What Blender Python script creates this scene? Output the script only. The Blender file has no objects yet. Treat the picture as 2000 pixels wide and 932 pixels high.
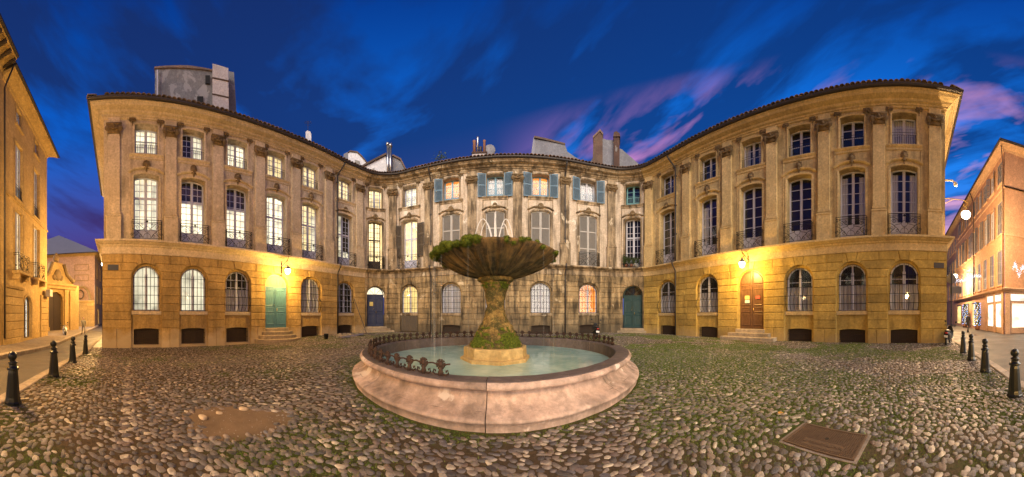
import bpy, bmesh, math, random
import numpy as np
from mathutils import Vector, Matrix
R = random.Random(11)
rng = np.random.default_rng(5)
PI = math.pi
sc = bpy.context.scene
EYE = 1.63          # height of the lens above the paving

# ------------------------------------------------------------------ camera
cd = bpy.data.cameras.new('camera'); cam = bpy.data.objects.new('camera', cd)
sc.collection.objects.link(cam); sc.camera = cam
cam.location = (0, 0, EYE); cam.rotation_euler = (PI/2, 0, 0)
cd.type = 'PANO'; cd.panorama_type = 'CENTRAL_CYLINDRICAL'
FPX = 480.0          # 2000-pixel-wide stitched cylinder
cd.central_cylindrical_radius = 1.0
cd.central_cylindrical_range_u_min = -1000/FPX; cd.central_cylindrical_range_u_max = 1000/FPX
cd.central_cylindrical_range_v_min = -(932-614)/FPX; cd.central_cylindrical_range_v_max = 614/FPX
cd.clip_start = 0.05; cd.clip_end = 3000

# ------------------------------------------------------------------ world: dusk sky
W = bpy.data.worlds.new('World'); sc.world = W; W.use_nodes = True
nt = W.node_tree; nt.nodes.clear()
def wn(t, **kw):
    n = nt.nodes.new(t)
    for k, v in kw.items():
        if k.startswith('i_'):
            n.inputs[k[2:].replace('_', ' ')].default_value = v
        else: setattr(n, k, v)
    return n
SKY_SEED = (2.0, .6, 1.5)
SUN_EL, SUN_AZ = math.radians(21), math.radians(180)     # low glow behind the viewer, a little to the left
def wl(a, b): nt.links.new(a, b)
def wmath(op, a, b=None, c=None, clamp=False):
    n = nt.nodes.new('ShaderNodeMath'); n.operation = op; n.use_clamp = clamp
    for i, v in enumerate((a, b, c)):
        if v is None: continue
        if isinstance(v, (int, float)): n.inputs[i].default_value = v
        else: wl(v, n.inputs[i])
    return n.outputs[0]
def wmix(f, a, b):
    n = nt.nodes.new('ShaderNodeMix'); n.data_type = 'RGBA'
    for k, v in ((0, f), (6, a), (7, b)):
        if isinstance(v, (tuple, float, int)): n.inputs[k].default_value = v
        else: wl(v, n.inputs[k])
    return n.outputs[2]
def wramp(f, stops):
    n = nt.nodes.new('ShaderNodeValToRGB'); e = n.color_ramp.elements
    while len(e) < len(stops): e.new(.5)
    for q, (p, c) in zip(e, stops): q.position = p; q.color = c if len(c) == 4 else (*c, 1)
    wl(f, n.inputs[0]); return n.outputs[0]
tc = wn('ShaderNodeTexCoord')
sp = wn('ShaderNodeSeparateXYZ'); wl(tc.outputs['Generated'], sp.inputs[0])
sx, sy, sz = sp.outputs
sky = wn('ShaderNodeTexSky', sky_type='NISHITA', sun_disc=False, sun_elevation=math.radians(-2.5), sun_rotation=SUN_AZ, air_density=1.0, dust_density=.6, ozone_density=4.0)
# deep twilight blue over the physical sky, warmer and paler to the right where the evening is brighter
elev = wramp(sz, [(0, (.12, .13, .42)), (.32, (.06, .19, .66)), (.50, (.014, .18, .72)), (.63, (.005, .14, .64)), (.79, (.002, .050, .30)), (1, (.001, .018, .12))])
base = wmix(.93, sky.outputs[0], elev)
side = wmath('MULTIPLY_ADD', sx, .5, .5, clamp=True)
tint = wramp(side, [(0, (.60, .50, .68)), (.2, (.75, .85, .95)), (.55, (1, 1, 1)), (1, (1.15, 1.35, 1.3))])
mm = nt.nodes.new('ShaderNodeMix'); mm.data_type = 'RGBA'; mm.blend_type = 'MULTIPLY'; mm.inputs[0].default_value = 1
wl(base, mm.inputs[6]); wl(tint, mm.inputs[7]); base = mm.outputs[2]
# streaked cloud bands, all functions of the viewing direction
wv = wmath('ADD', wmath('SUBTRACT', sz, wmath('MULTIPLY', sx, .30)), wmath('MULTIPLY', sy, .30))
cb = wn('ShaderNodeCombineXYZ'); wl(wmath('MULTIPLY', sx, 1.5), cb.inputs[0]); wl(wmath('MULTIPLY', sy, 1.5), cb.inputs[1]); wl(wmath('MULTIPLY', wv, 6.0), cb.inputs[2])
mp = wn('ShaderNodeMapping'); mp.inputs['Location'].default_value = SKY_SEED
wl(cb.outputs[0], mp.inputs[0])
n1 = wn('ShaderNodeTexNoise', i_Scale=1.0, i_Detail=6.0, i_Roughness=.55, i_Distortion=.35); wl(mp.outputs[0], n1.inputs['Vector'])
n3 = wn('ShaderNodeTexNoise', i_Scale=1.7, i_Detail=5.0, i_Roughness=.55, i_Distortion=.4); wl(mp.outputs[0], n3.inputs['Vector'])
n2 = wn('ShaderNodeTexNoise', i_Scale=1.9, i_Detail=5.0, i_Roughness=.5, i_Distortion=.4); wl(mp.outputs[0], n2.inputs['Vector'])
dark = wramp(wmath('ADD', wmath('MULTIPLY', n1.outputs[0], .5), wmath('MULTIPLY', n3.outputs[0], .5)), [(.43, (0, 0, 0)), (.54, (1, 1, 1))])
pink = wramp(wmath('ADD', wmath('MULTIPLY', n1.outputs[0], .42), wmath('MULTIPLY', n2.outputs[0], .58)), [(.507, (0, 0, 0)), (.61, (1, 1, 1))])
low = wramp(wmath('SUBTRACT', sz, wmath('MULTIPLY', sx, .16)), [(0, (1, 1, 1)), (.47, (.95, .95, .95)), (.55, (.5, .5, .5)), (.63, (0, 0, 0))])
rightward = wramp(side, [(0, (1, 1, 1)), (.10, (.8, .8, .8)), (.22, (.12, .12, .12)), (.47, (.10, .10, .10)), (.60, (.95, .95, .95)), (1, (1, 1, 1))])
pm = wmath('MULTIPLY', wmath('MULTIPLY', pink, low), rightward, clamp=True)
pinkc = wramp(side, [(0, (.17, .06, .26)), (.35, (.20, .12, .40)), (.55, (.50, .23, .66)), (.75, (.66, .27, .60)), (1, (.62, .36, .62))])
skyc = wmix(wmath('MULTIPLY', dark, .84), base, wmix(side, (.010, .022, .10, 1), (.003, .040, .21, 1)))
hz_ = wmath('MULTIPLY', wramp(sz, [(.22, (1, 1, 1)), (.40, (.55, .55, .55)), (.58, (0, 0, 0))]), wramp(side, [(0, (1, 1, 1)), (.06, (.8, .8, .8)), (.22, (0, 0, 0))]))
skyc = wmix(wmath('MULTIPLY', hz_, .8), skyc, (.085, .030, .17, 1))
skyc = wmix(pm, skyc, pinkc)
bg = wn('ShaderNodeBackground'); bg.inputs['Strength'].default_value = .80
wl(skyc, bg.inputs['Color'])
wo = wn('ShaderNodeOutputWorld'); wl(bg.outputs[0], wo.inputs[0])

# ------------------------------------------------------------------ sun: soft afterglow from behind the viewer
sd = bpy.data.lights.new('sun', 'SUN'); sd.energy = 5.0; sd.angle = math.radians(62); sd.color = (1.0, .86, .67)
so = bpy.data.objects.new('sun', sd); sc.collection.objects.link(so)
dv = Vector((math.sin(SUN_AZ)*math.cos(SUN_EL), math.cos(SUN_AZ)*math.cos(SUN_EL), math.sin(SUN_EL)))
so.rotation_euler = dv.to_track_quat('Z', 'Y').to_euler(); so.location = (0, -30, 30)

vs = sc.view_settings
vs.view_transform = 'Standard'; vs.look = 'None'; vs.exposure = .4; vs.gamma = 1; vs.use_curve_mapping = False
sc.cycles.use_denoising = True
sc.cycles.max_bounces = 6; sc.cycles.diffuse_bounces = 3; sc.cycles.glossy_bounces = 3
sc.cycles.transmission_bounces = 4; sc.cycles.transparent_max_bounces = 16
sc.cycles.caustics_reflective = False; sc.cycles.caustics_refractive = False
sc.cycles.sample_clamp_indirect = 6
COL = sc.collection

# ------------------------------------------------------------------ materials
MAT = {}
class NB:
    def __init__(s, name):
        s.m = bpy.data.materials.new(name); s.m.use_nodes = True; s.t = s.m.node_tree; s.t.nodes.clear()
        s.out = s.t.nodes.new('ShaderNodeOutputMaterial'); MAT[name] = s.m
        s.geo = None
    def n(s, t, **kw):
        q = s.t.nodes.new(t)
        for k, v in kw.items(): setattr(q, k, v)
        return q
    def put(s, sock, v):
        if hasattr(v, 'is_linked') or hasattr(v, 'links'): s.t.links.new(v, sock)
        elif isinstance(v, (tuple, list)) and sock.type == 'RGBA' and len(v) == 3: sock.default_value = (*v, 1)
        else: sock.default_value = v
    def pos(s):
        if s.geo is None: s.geo = s.n('ShaderNodeNewGeometry')
        return s.geo.outputs['Position']
    def opos(s):
        return s.n('ShaderNodeTexCoord').outputs['Object']
    def map(s, v, scale=(1, 1, 1), loc=(0, 0, 0), rot=(0, 0, 0)):
        q = s.n('ShaderNodeMapping'); s.put(q.inputs[0], v); q.inputs['Scale'].default_value = scale; q.inputs['Location'].default_value = loc; q.inputs['Rotation'].default_value = rot
        return q.outputs[0]
    def noise(s, v, scale, detail=4, rough=.55, dist=0):
        q = s.n('ShaderNodeTexNoise'); s.put(q.inputs['Vector'], v)
        q.inputs['Scale'].default_value = scale; q.inputs['Detail'].default_value = detail; q.inputs['Roughness'].default_value = rough; q.inputs['Distortion'].default_value = dist
        return q.outputs[0]
    def vor(s, v, scale, out=0, feature='F1'):
        q = s.n('ShaderNodeTexVoronoi', feature=feature); s.put(q.inputs['Vector'], v); q.inputs['Scale'].default_value = scale
        return q.outputs[out]
    def ramp(s, f, stops):
        q = s.n('ShaderNodeValToRGB'); e = q.color_ramp.elements
        while len(e) < len(stops): e.new(.5)
        for a, (p, c) in zip(e, stops):
            a.position = p; a.color = (c, c, c, 1) if isinstance(c, (int, float)) else (*c, 1)
        s.put(q.inputs[0], f); return q.outputs[0]
    def mix(s, f, a, b, mode='MIX'):
        q = s.n('ShaderNodeMix', data_type='RGBA', blend_type=mode)
        s.put(q.inputs[0], f); s.put(q.inputs[6], a); s.put(q.inputs[7], b); return q.outputs[2]
    def math(s, op, a, b=0, clamp=False):
        q = s.n('ShaderNodeMath', operation=op, use_clamp=clamp); s.put(q.inputs[0], a); s.put(q.inputs[1], b); return q.outputs[0]
    def rnd(s): return s.n('ShaderNodeObjectInfo').outputs['Random']
    def bump(s, h, strength=.3, dist=.02, nrm=None):
        q = s.n('ShaderNodeBump'); s.put(q.inputs['Height'], h); q.inputs['Strength'].default_value = strength; q.inputs['Distance'].default_value = dist
        if nrm: s.put(q.inputs['Normal'], nrm)
        return q.outputs[0]
    def pbsdf(s, col, rough=.8, metal=0, nrm=None, spec=.4, emit=None, estr=0):
        q = s.n('ShaderNodeBsdfPrincipled'); s.put(q.inputs['Base Color'], col); s.put(q.inputs['Roughness'], rough); q.inputs['Metallic'].default_value = metal
        q.inputs['Specular IOR Level'].default_value = spec
        if nrm: s.put(q.inputs['Normal'], nrm)
        if emit is not None: s.put(q.inputs['Emission Color'], emit); s.put(q.inputs['Emission Strength'], estr)
        return q
    def done(s, sh):
        s.t.links.new(sh.outputs[0] if hasattr(sh, 'outputs') else sh, s.out.inputs[0]); return s.m

def stone(name, a, b, stain=(.10, .08, .05), amt=.4, rnd=.22, streak=.5, foot=None, rough=.88, bump=.6, patch=None, bs=1.0, thr=(.47, .68)):
    k = NB(name); P = k.pos()
    c = k.mix(k.ramp(k.noise(P, .8, 5), [(.35, 0), (.65, 1)]), a, b)
    f = k.noise(P, 9, 5, .65)
    c = k.mix(k.ramp(f, [(.38, .0), (.68, .7)]), c, tuple(x*.5 for x in a))
    c = k.mix(k.ramp(k.noise(P, 3.1, 6, .7), [(.52, 0), (.70, .45)]), c, tuple(min(1, x*1.45) for x in a))
    st = k.noise(k.map(P, (2.2, 2.2, .30)), 1.3, 6, .62)
    st2 = k.noise(P, .55, 5, .6)
    s_ = k.ramp(k.math('ADD', k.math('MULTIPLY', st, streak), k.math('MULTIPLY', st2, 1-streak)), [(thr[0], 0), (thr[1], 1)])
    c = k.mix(k.math('MULTIPLY', s_, amt), c, stain)
    if patch:
        pc, th = patch
        c = k.mix(k.ramp(k.noise(k.map(P, (1, 1, .7), (4, 2, 9)), 1.1, 6, .6, .4), [(th, 0), (th+.035, .85)]), c, pc)
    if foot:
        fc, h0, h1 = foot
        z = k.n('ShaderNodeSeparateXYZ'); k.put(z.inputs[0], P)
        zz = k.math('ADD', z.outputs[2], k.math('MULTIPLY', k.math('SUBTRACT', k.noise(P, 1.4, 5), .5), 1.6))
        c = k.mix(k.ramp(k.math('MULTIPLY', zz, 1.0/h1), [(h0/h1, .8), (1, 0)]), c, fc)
    if rnd:
        r = k.math('ADD', k.math('MULTIPLY', k.rnd(), rnd*2), 1-rnd)
        cc = k.n('ShaderNodeCombineColor'); [k.put(cc.inputs[i], r) for i in range(3)]
        c = k.mix(1.0, c, cc.outputs[0], 'MULTIPLY')
    h = k.math('ADD', k.math('MULTIPLY', k.noise(P, 22*bs, 6, .7), .7), k.math('MULTIPLY', f, .6))
    pits = k.ramp(k.vor(P, 34*bs), [(.0, 0), (.16, 1)])
    h = k.math('ADD', h, k.math('MULTIPLY', pits, .25))
    return k.done(k.pbsdf(c, rough, nrm=k.bump(h, bump, .03), spec=.25))

def paint(name, a, wear=None, rough=.5, amt=.5, metal=0, bump=.12, sc_=12, spec=.4):
    k = NB(name); P = k.pos()
    n = k.noise(k.map(P, (1, 1, .4)), sc_, 5, .65)
    c = k.mix(k.ramp(n, [(.45, 0), (.72, amt)]), a, wear or tuple(x*.5 for x in a))
    c = k.mix(k.ramp(k.noise(P, 1.2, 3), [(.3, 0), (.7, .3)]), c, tuple(x*.7 for x in a))
    return k.done(k.pbsdf(c, rough, metal, k.bump(k.noise(P, 60, 4), bump, .01), spec))

def glow(name, c1, c2, strength, fold=9.0, axis=None):
    k = NB(name); P0 = k.opos(); ri = k.n('ShaderNodeCombineXYZ'); k.put(ri.inputs[0], k.math('MULTIPLY', k.rnd(), 37)); k.put(ri.inputs[2], k.math('MULTIPLY', k.rnd(), 53)); va = k.n('ShaderNodeVectorMath', operation='ADD'); k.put(va.inputs[0], P0); k.put(va.inputs[1], ri.outputs[0]); P = va.outputs[0]
    w = k.n('ShaderNodeTexWave', bands_direction='X'); k.put(w.inputs[0], P); w.inputs['Scale'].default_value = fold/6.28; w.inputs['Distortion'].default_value = 2.2; w.inputs['Detail'].default_value = 2
    n = k.noise(P, 1.3, 3)
    f = k.math('MULTIPLY', k.math('ADD', k.math('MULTIPLY', w.outputs[1], .55), k.math('MULTIPLY', n, .6)), 1, True)
    c = k.mix(f, c1, c2)
    e = k.n('ShaderNodeEmission'); k.put(e.inputs[0], c); k.put(e.inputs[1], k.math('MULTIPLY', k.math('MULTIPLY', k.ramp(k.noise(k.map(P, (.8, .8, 1.1)), 1.0, 3, .5, .3), [(.28, .30), (.5, .8), (.68, 1)]), k.math('ADD', k.math('MULTIPLY', k.rnd(), .5), .85)), strength*.95))
    return k.done(e)

# limestone of the three fronts: ochre render left and right, dirtier grey stone at the back
stone('ochre_wall', (.62, .515, .39), (.51, .41, .30), thr=(.46, .64), amt=.7, rnd=0)
stone('ochre_block', (.50, .335, .13), (.40, .26, .095), thr=(.455, .63), stain=(.12, .085, .04), amt=.62, rnd=.16, foot=((.50, .40, .27), .05, .75))
stone('ochre_trim', (.65, .53, .385), (.54, .43, .295), amt=.38, rnd=.06)
stone('gold_wall', (.62, .465, .235), (.52, .375, .175), thr=(.46, .64), amt=.7, rnd=0)
stone('gold_block', (.52, .355, .095), (.43, .285, .07), thr=(.455, .63), stain=(.12, .08, .03), amt=.62, rnd=.16, foot=((.34, .24, .11), .05, .75))
stone('gold_trim', (.66, .49, .245), (.56, .40, .185), amt=.36, rnd=.06)
stone('grey_wall', (.62, .51, .40), (.51, .41, .31), stain=(.13, .10, .07), amt=.72, rnd=0, streak=.8, patch=((.72, .66, .58), .63), thr=(.47, .66))
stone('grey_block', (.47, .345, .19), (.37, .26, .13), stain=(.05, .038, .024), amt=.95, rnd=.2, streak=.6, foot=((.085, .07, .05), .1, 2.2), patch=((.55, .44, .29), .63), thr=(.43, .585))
stone('grey_trim', (.48, .37, .245), (.38, .28, .17), stain=(.08, .06, .04), amt=.92, rnd=.1, streak=.7, patch=((.58, .50, .38), .62), thr=(.42, .57))
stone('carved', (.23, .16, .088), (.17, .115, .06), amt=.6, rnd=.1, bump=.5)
stone('step_stone', (.42, .34, .24), (.33, .26, .17), amt=.5, rnd=.15)
stone('yellow_wall', (.58, .40, .17), (.50, .335, .125), amt=.25, rnd=0)
stone('yellow_block', (.50, .35, .15), (.42, .28, .11), amt=.3, rnd=.12)
stone('orange_wall', (.62, .36, .22), (.55, .31, .18), amt=.18, rnd=0, bump=.15)
stone('orange_trim', (.66, .43, .28), (.58, .37, .23), amt=.2, rnd=.05, bump=.15)
stone('rose_stone', (.62, .46, .385), (.50, .35, .28), stain=(.10, .075, .055), amt=.75, rnd=.14, bump=.9, bs=2.2, streak=.6, patch=((.70, .59, .52), .61), thr=(.45, .64))
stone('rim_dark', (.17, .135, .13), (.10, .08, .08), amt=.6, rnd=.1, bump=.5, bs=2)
stone('plaster_grey', (.22, .22, .25), (.16, .16, .19), stain=(.10, .10, .11), amt=.45, rnd=0)
stone('plaster_white', (.66, .66, .70), (.58, .58, .62), stain=(.4, .38, .4), amt=.25, rnd=0, bump=.15)
stone('plaster_old', (.22, .215, .22), (.17, .165, .17), stain=(.09, .09, .095), amt=.5, rnd=0, patch=((.30, .29, .29), .53))
stone('plaster_pink', (.44, .385, .385), (.38, .33, .33), stain=(.22, .18, .18), amt=.4, rnd=0)
stone('brickish', (.115, .065, .05), (.07, .045, .038), amt=.6, rnd=.3, patch=((.24, .22, .21), .62))
stone('kerb_mat', (.42, .35, .29), (.34, .28, .23), amt=.4, rnd=.15)
stone('pave_mat', (.27, .22, .18), (.20, .165, .14), amt=.4, rnd=.1)
stone('tile_mat', (.20, .13, .10), (.12, .09, .08), stain=(.05, .05, .05), amt=.6, rnd=.4, bump=.3)
k = NB('asphalt'); P = k.pos()
c = k.mix(k.ramp(k.noise(P, 1.1, 5), [(.35, 0), (.7, 1)]), (.085, .075, .07), (.055, .05, .05))
c = k.mix(k.ramp(k.noise(P, 70, 3, .7), [(.5, 0), (.75, .6)]), c, (.15, .13, .12))
k.done(k.pbsdf(c, k.ramp(k.noise(P, .7, 3), [(.3, .42), (.7, .75)]), nrm=k.bump(k.noise(P, 120, 3), .4, .01), spec=.5))

paint('frame_lilac', (.50, .53, .70), (.38, .39, .50), .45)
paint('frame_pale', (.58, .58, .66), (.42, .40, .45), .5)
paint('frame_blue', (.20, .36, .50), (.14, .23, .30), .5)
paint('frame_teal', (.16, .36, .40), (.10, .2, .22), .5)
paint('frame_dark', (.06, .045, .035), (.03, .025, .02), .5)
paint('shutter_blue', (.12, .20, .28), (.075, .115, .15), .65, .7)
paint('shutter_grey', (.24, .225, .21), (.15, .14, .13), .7, .6)
paint('shutter_slate', (.20, .20, .24), (.13, .13, .16), .7, .5)
paint('shutter_rail', (.42, .40, .38), (.27, .25, .23), .7, .6)
paint('shutter_brown', (.105, .085, .065), (.06, .05, .04), .7, .6)
paint('door_teal', (.065, .175, .27), (.035, .09, .14), .5, .8, sc_=9)
paint('door_teal_dark', (.022, .062, .066), (.012, .032, .036), .5, .7)
paint('door_blue', (.035, .05, .115), (.02, .03, .07), .45, .6)
paint('door_brown', (.135, .068, .034), (.06, .03, .016), .4, .8, sc_=8)
paint('fan_board', (.46, .34, .17), (.32, .22, .1), .6)
paint('iron', (.010, .010, .011), (.025, .016, .012), .5, .5, metal=.5)
paint('iron_rust', (.050, .026, .018), (.025, .015, .011), .75, .8)
paint('gutter', (.05, .042, .042), (.03, .025, .025), .5, .5, metal=.3)
paint('pipe_dark', (.045, .04, .042), (.025, .022, .024), .5, .5, metal=.3)
paint('steel', (.45, .45, .47), (.25, .25, .27), .3, .4, metal=.9)
paint('brass', (.55, .40, .15), (.3, .2, .07), .35, .4, metal=.9)
paint('bollard_paint', (.010, .012, .011), (.03, .028, .02), .28, .35, bump=.05, spec=.55)
paint('lamp_cap', (.16, .15, .15), (.09, .08, .08), .5, .4, metal=.5)
paint('plate_blue', (.028, .032, .055), (.02, .02, .03), .45, .3)
paint('paper_white', (.7, .68, .62), (.6, .58, .5), .8, .3)
paint('paper_yellow', (.72, .60, .20), (.62, .5, .15), .8, .3)
paint('paper_red', (.62, .10, .08), (.5, .08, .06), .8, .3)
paint('rust_plate', (.125, .082, .055), (.07, .045, .03), .6, .6, metal=.3)
paint('black_plastic', (.015, .015, .017), (.03, .03, .03), .4, .3)
paint('red_plastic', (.45, .03, .02), (.35, .03, .02), .3, .2)
paint('white_plastic', (.68, .68, .68), (.5, .5, .5), .3, .2)
paint('rubber', (.012, .012, .012), (.025, .024, .022), .8, .4)
paint('tarp', (.16, .16, .24), (.10, .10, .15), .55, .6)
paint('rubble', (.36, .31, .25), (.24, .2, .16), .9, .6)
paint('terracotta', (.22, .10, .06), (.15, .065, .04), .8, .5)
paint('cloth_dark', (.03, .03, .04), (.02, .02, .025), .9, .4)
paint('cloth_grey', (.18, .17, .16), (.1, .1, .1), .9, .4)
paint('skin', (.5, .32, .24), (.42, .26, .19), .6, .2)
paint('hair', (.04, .028, .02), (.02, .015, .01), .6, .4)
paint('room_dark', (.010, .010, .012), (.008, .008, .01), .9, .3)
paint('vent_dark', (.05, .038, .028), (.03, .024, .018), .9, .3)
k = NB('curtain_white'); P = k.opos()
w = k.n('ShaderNodeTexWave', bands_direction='X'); k.put(w.inputs[0], P); w.inputs['Scale'].default_value = 2.4; w.inputs['Distortion'].default_value = 1.6
k.done(k.pbsdf(k.mix(w.outputs[1], (.46, .42, .44), (.62, .58, .60)), .9))
glow('lit_white', (1.0, .76, .42), (1.0, .88, .64), 1.6)
glow('lit_cream', (1.0, .62, .22), (1.0, .80, .44), 1.7)
glow('lit_yellow', (1.0, .58, .16), (1.0, .74, .30), 1.3)
glow('lit_soft', (.62, .52, .34), (.90, .78, .54), 1.25)
glow('lit_orange', (.95, .20, .03), (1.0, .34, .07), 1.5)
glow('lit_shop', (1.0, .80, .52), (1.0, .90, .72), 2.2, fold=2)
glow('lit_sign', (1.0, .86, .66), (1.0, .93, .8), 1.5, fold=1)
def lamp_mat(name, c, s):
    k = NB(name); e = k.n('ShaderNodeEmission'); e.inputs[0].default_value = (*c, 1); e.inputs[1].default_value = s; return k.done(e)
lamp_mat('lamp_glass', (1, .86, .60), 14); lamp_mat('fairy_light', (.78, .85, 1.0), 2.2); lamp_mat('fairy_blue', (.25, .45, 1.0), 4)
k = NB('pane_glass')
tr = k.n('ShaderNodeBsdfTransparent'); tr.inputs[0].default_value = (.93, .95, .96, 1)
gl = k.n('ShaderNodeBsdfGlossy'); gl.inputs['Roughness'].default_value = .03; gl.inputs[0].default_value = (1, 1, 1, 1)
k.put(gl.inputs['Normal'], k.bump(k.noise(k.pos(), 2.2, 2), .06, .05))
fr = k.n('ShaderNodeLayerWeight'); fr.inputs[0].default_value = .5
ms = k.n('ShaderNodeMixShader'); k.put(ms.inputs[0], k.math('ADD', k.math('MULTIPLY', k.math('POWER', fr.outputs['Facing'], 2.6), .85), .028, True)); k.t.links.new(tr.outputs[0], ms.inputs[1]); k.t.links.new(gl.outputs[0], ms.inputs[2]); k.done(ms)
# fountain
k = NB('moss_stone'); P = k.pos()
c = k.mix(k.ramp(k.noise(P, 3.2, 6, .65), [(.36, 0), (.62, 1)]), (.40, .265, .08), (.22, .13, .038))
c = k.mix(k.ramp(k.noise(P, 4.2, 8, .72, .3), [(.42, 0), (.55, .92)]), c, (.045, .048, .012))
c = k.mix(k.ramp(k.noise(P, 14, 6, .75), [(.46, 0), (.66, .85)]), c, (.07, .045, .018))
c = k.mix(k.ramp(k.noise(P, 30, 5, .7), [(.56, 0), (.72, .6)]), c, (.60, .44, .18))
k.done(k.pbsdf(c, .8, nrm=k.bump(k.math('ADD', k.noise(P, 9, 7, .75), k.math('MULTIPLY', k.noise(P, 40, 5, .7), .5)), .9, .07), spec=.3))
k = NB('bowl_stone'); P = k.pos()
FXc, FYc = 7.36*math.sin((968-1000)/FPX), 7.36*math.cos((968-1000)/FPX)
gr_ = k.n('ShaderNodeTexGradient', gradient_type='RADIAL'); k.put(gr_.inputs[0], k.map(P, (1, 1, 1), (-FXc, -FYc, 0)))
sz_ = k.n('ShaderNodeSeparateXYZ'); k.put(sz_.inputs[0], P); pc = k.n('ShaderNodeCombineXYZ'); k.put(pc.inputs[0], k.math('MULTIPLY', gr_.outputs['Fac'], 46)); k.put(pc.inputs[1], k.math('MULTIPLY', sz_.outputs[2], 1.1))
rs_ = k.noise(pc.outputs[0], 1.6, 6, .65, .25)
c = k.mix(k.ramp(k.noise(P, 5, 6, .65), [(.4, 0), (.66, 1)]), (.075, .050, .026), (.26, .16, .06))
c = k.mix(k.ramp(rs_, [(.48, 0), (.64, .85)]), c, (.36, .215, .075))
c = k.mix(k.ramp(rs_, [(.30, .9), (.46, 0)]), c, (.022, .016, .009))
c = k.mix(k.ramp(k.noise(P, 2.3, 5, .6), [(.52, 0), (.66, .6)]), c, (.035, .034, .012))
k.done(k.pbsdf(c, .78, nrm=k.bump(k.math('ADD', k.math('MULTIPLY', rs_, 1.6), k.noise(P, 26, 7, .75)), 1.0, .05), spec=.35))
k = NB('moss'); P = k.pos()
c = k.mix(k.ramp(k.noise(P, 24, 4, .6), [(.35, 0), (.7, 1)]), (.060, .085, .010), (.17, .20, .028))
k.done(k.pbsdf(c, .95, nrm=k.bump(k.noise(P, 90, 4, .7), .8, .03), spec=.15))
k = NB('water'); P = k.pos()
wn_ = k.math('ADD', k.noise(k.map(P, (1, 1, 1)), 3.0, 4, .6, .6), k.math('MULTIPLY', k.noise(P, 11, 3), .35))
c = k.mix(k.ramp(k.noise(P, .9, 4, .6, .4), [(.38, 0), (.66, 1)]), (.24, .45, .42), (.46, .66, .60))
k.done(k.pbsdf(c, .12, nrm=k.bump(wn_, .22, .05), spec=.7))
k = NB('water_jet'); tr = k.n('ShaderNodeBsdfTransparent'); df = k.pbsdf((.9, .92, .95), .3, spec=.6)
ms = k.n('ShaderNodeMixShader'); ms.inputs[0].default_value = .55; k.t.links.new(tr.outputs[0], ms.inputs[1]); k.t.links.new(df.outputs[0], ms.inputs[2]); k.done(ms)
k = NB('water_thread'); tr = k.n('ShaderNodeBsdfTransparent'); df = k.pbsdf((.85, .86, .84), .3, spec=.6)
ms = k.n('ShaderNodeMixShader'); ms.inputs[0].default_value = .20; k.t.links.new(tr.outputs[0], ms.inputs[1]); k.t.links.new(df.outputs[0], ms.inputs[2]); k.done(ms)
# courtyard
k = NB('earth'); P = k.pos()
at = k.n('ShaderNodeAttribute'); at.attribute_name = 'moss'; g_ = at.outputs['Fac']
c = k.mix(k.ramp(k.noise(P, 18, 5, .7), [(.35, 0), (.7, 1)]), (.115, .08, .052), (.05, .036, .024))
c = k.mix(k.math('MULTIPLY', g_, k.ramp(k.noise(P, 12, 4), [(.35, .35), (.6, 1)]), True), c, (.050, .072, .014))
k.done(k.pbsdf(c, .95, nrm=k.bump(k.noise(P, 60, 6, .7), .8, .03), spec=.15))
k = NB('sand'); P = k.pos()
c = k.mix(k.ramp(k.noise(P, 3, 5, .6), [(.35, 0), (.7, 1)]), (.27, .19, .12), (.19, .13, .08))
c = k.mix(k.ramp(k.noise(P, 90, 3, .7), [(.5, 0), (.7, .6)]), c, (.17, .11, .065))
k.done(k.pbsdf(c, .95, nrm=k.bump(k.noise(P, 90, 5, .75), .9, .02), spec=.15))
for cn in ('cobble', 'cobble_one'):
    k = NB(cn); P = k.pos()
    if cn == 'cobble': at = k.n('ShaderNodeAttribute'); at.attribute_name = 'tone'; t_ = at.outputs['Fac']
    else: t_ = k.rnd()
    c = k.ramp(t_, [(0, (.05, .047, .055)), (.16, (.10, .095, .105)), (.32, (.18, .155, .15)), (.48, (.34, .28, .24)), (.62, (.19, .135, .115)), (.74, (.14, .14, .17)), (.86, (.48, .41, .35)), (1, (.62, .53, .42))])
    c = k.mix(k.ramp(k.noise(P, 14, 6, .7), [(.40, .0), (.72, .75)]), c, (.075, .06, .05))
    k.done(k.pbsdf(c, k.ramp(k.noise(P, 5, 3), [(.3, .26), (.7, .6)]), nrm=k.bump(k.noise(P, 45, 6, .75), .8, .022), spec=.45))
k = NB('grass'); P = k.pos()
c = k.mix(k.ramp(k.noise(P, 5, 3), [(.35, 0), (.65, 1)]), (.070, .110, .016), (.145, .18, .034))
k.done(k.pbsdf(c, .85, spec=.2))
k = NB('leaf'); P = k.pos()
k.done(k.pbsdf(k.mix(k.ramp(k.noise(P, 8, 3), [(.35, 0), (.65, 1)]), (.030, .055, .018), (.075, .105, .03)), .6, spec=.3))
k = NB('dry_leaf'); k.done(k.pbsdf((.46, .25, .06), .8, spec=.2))

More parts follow.
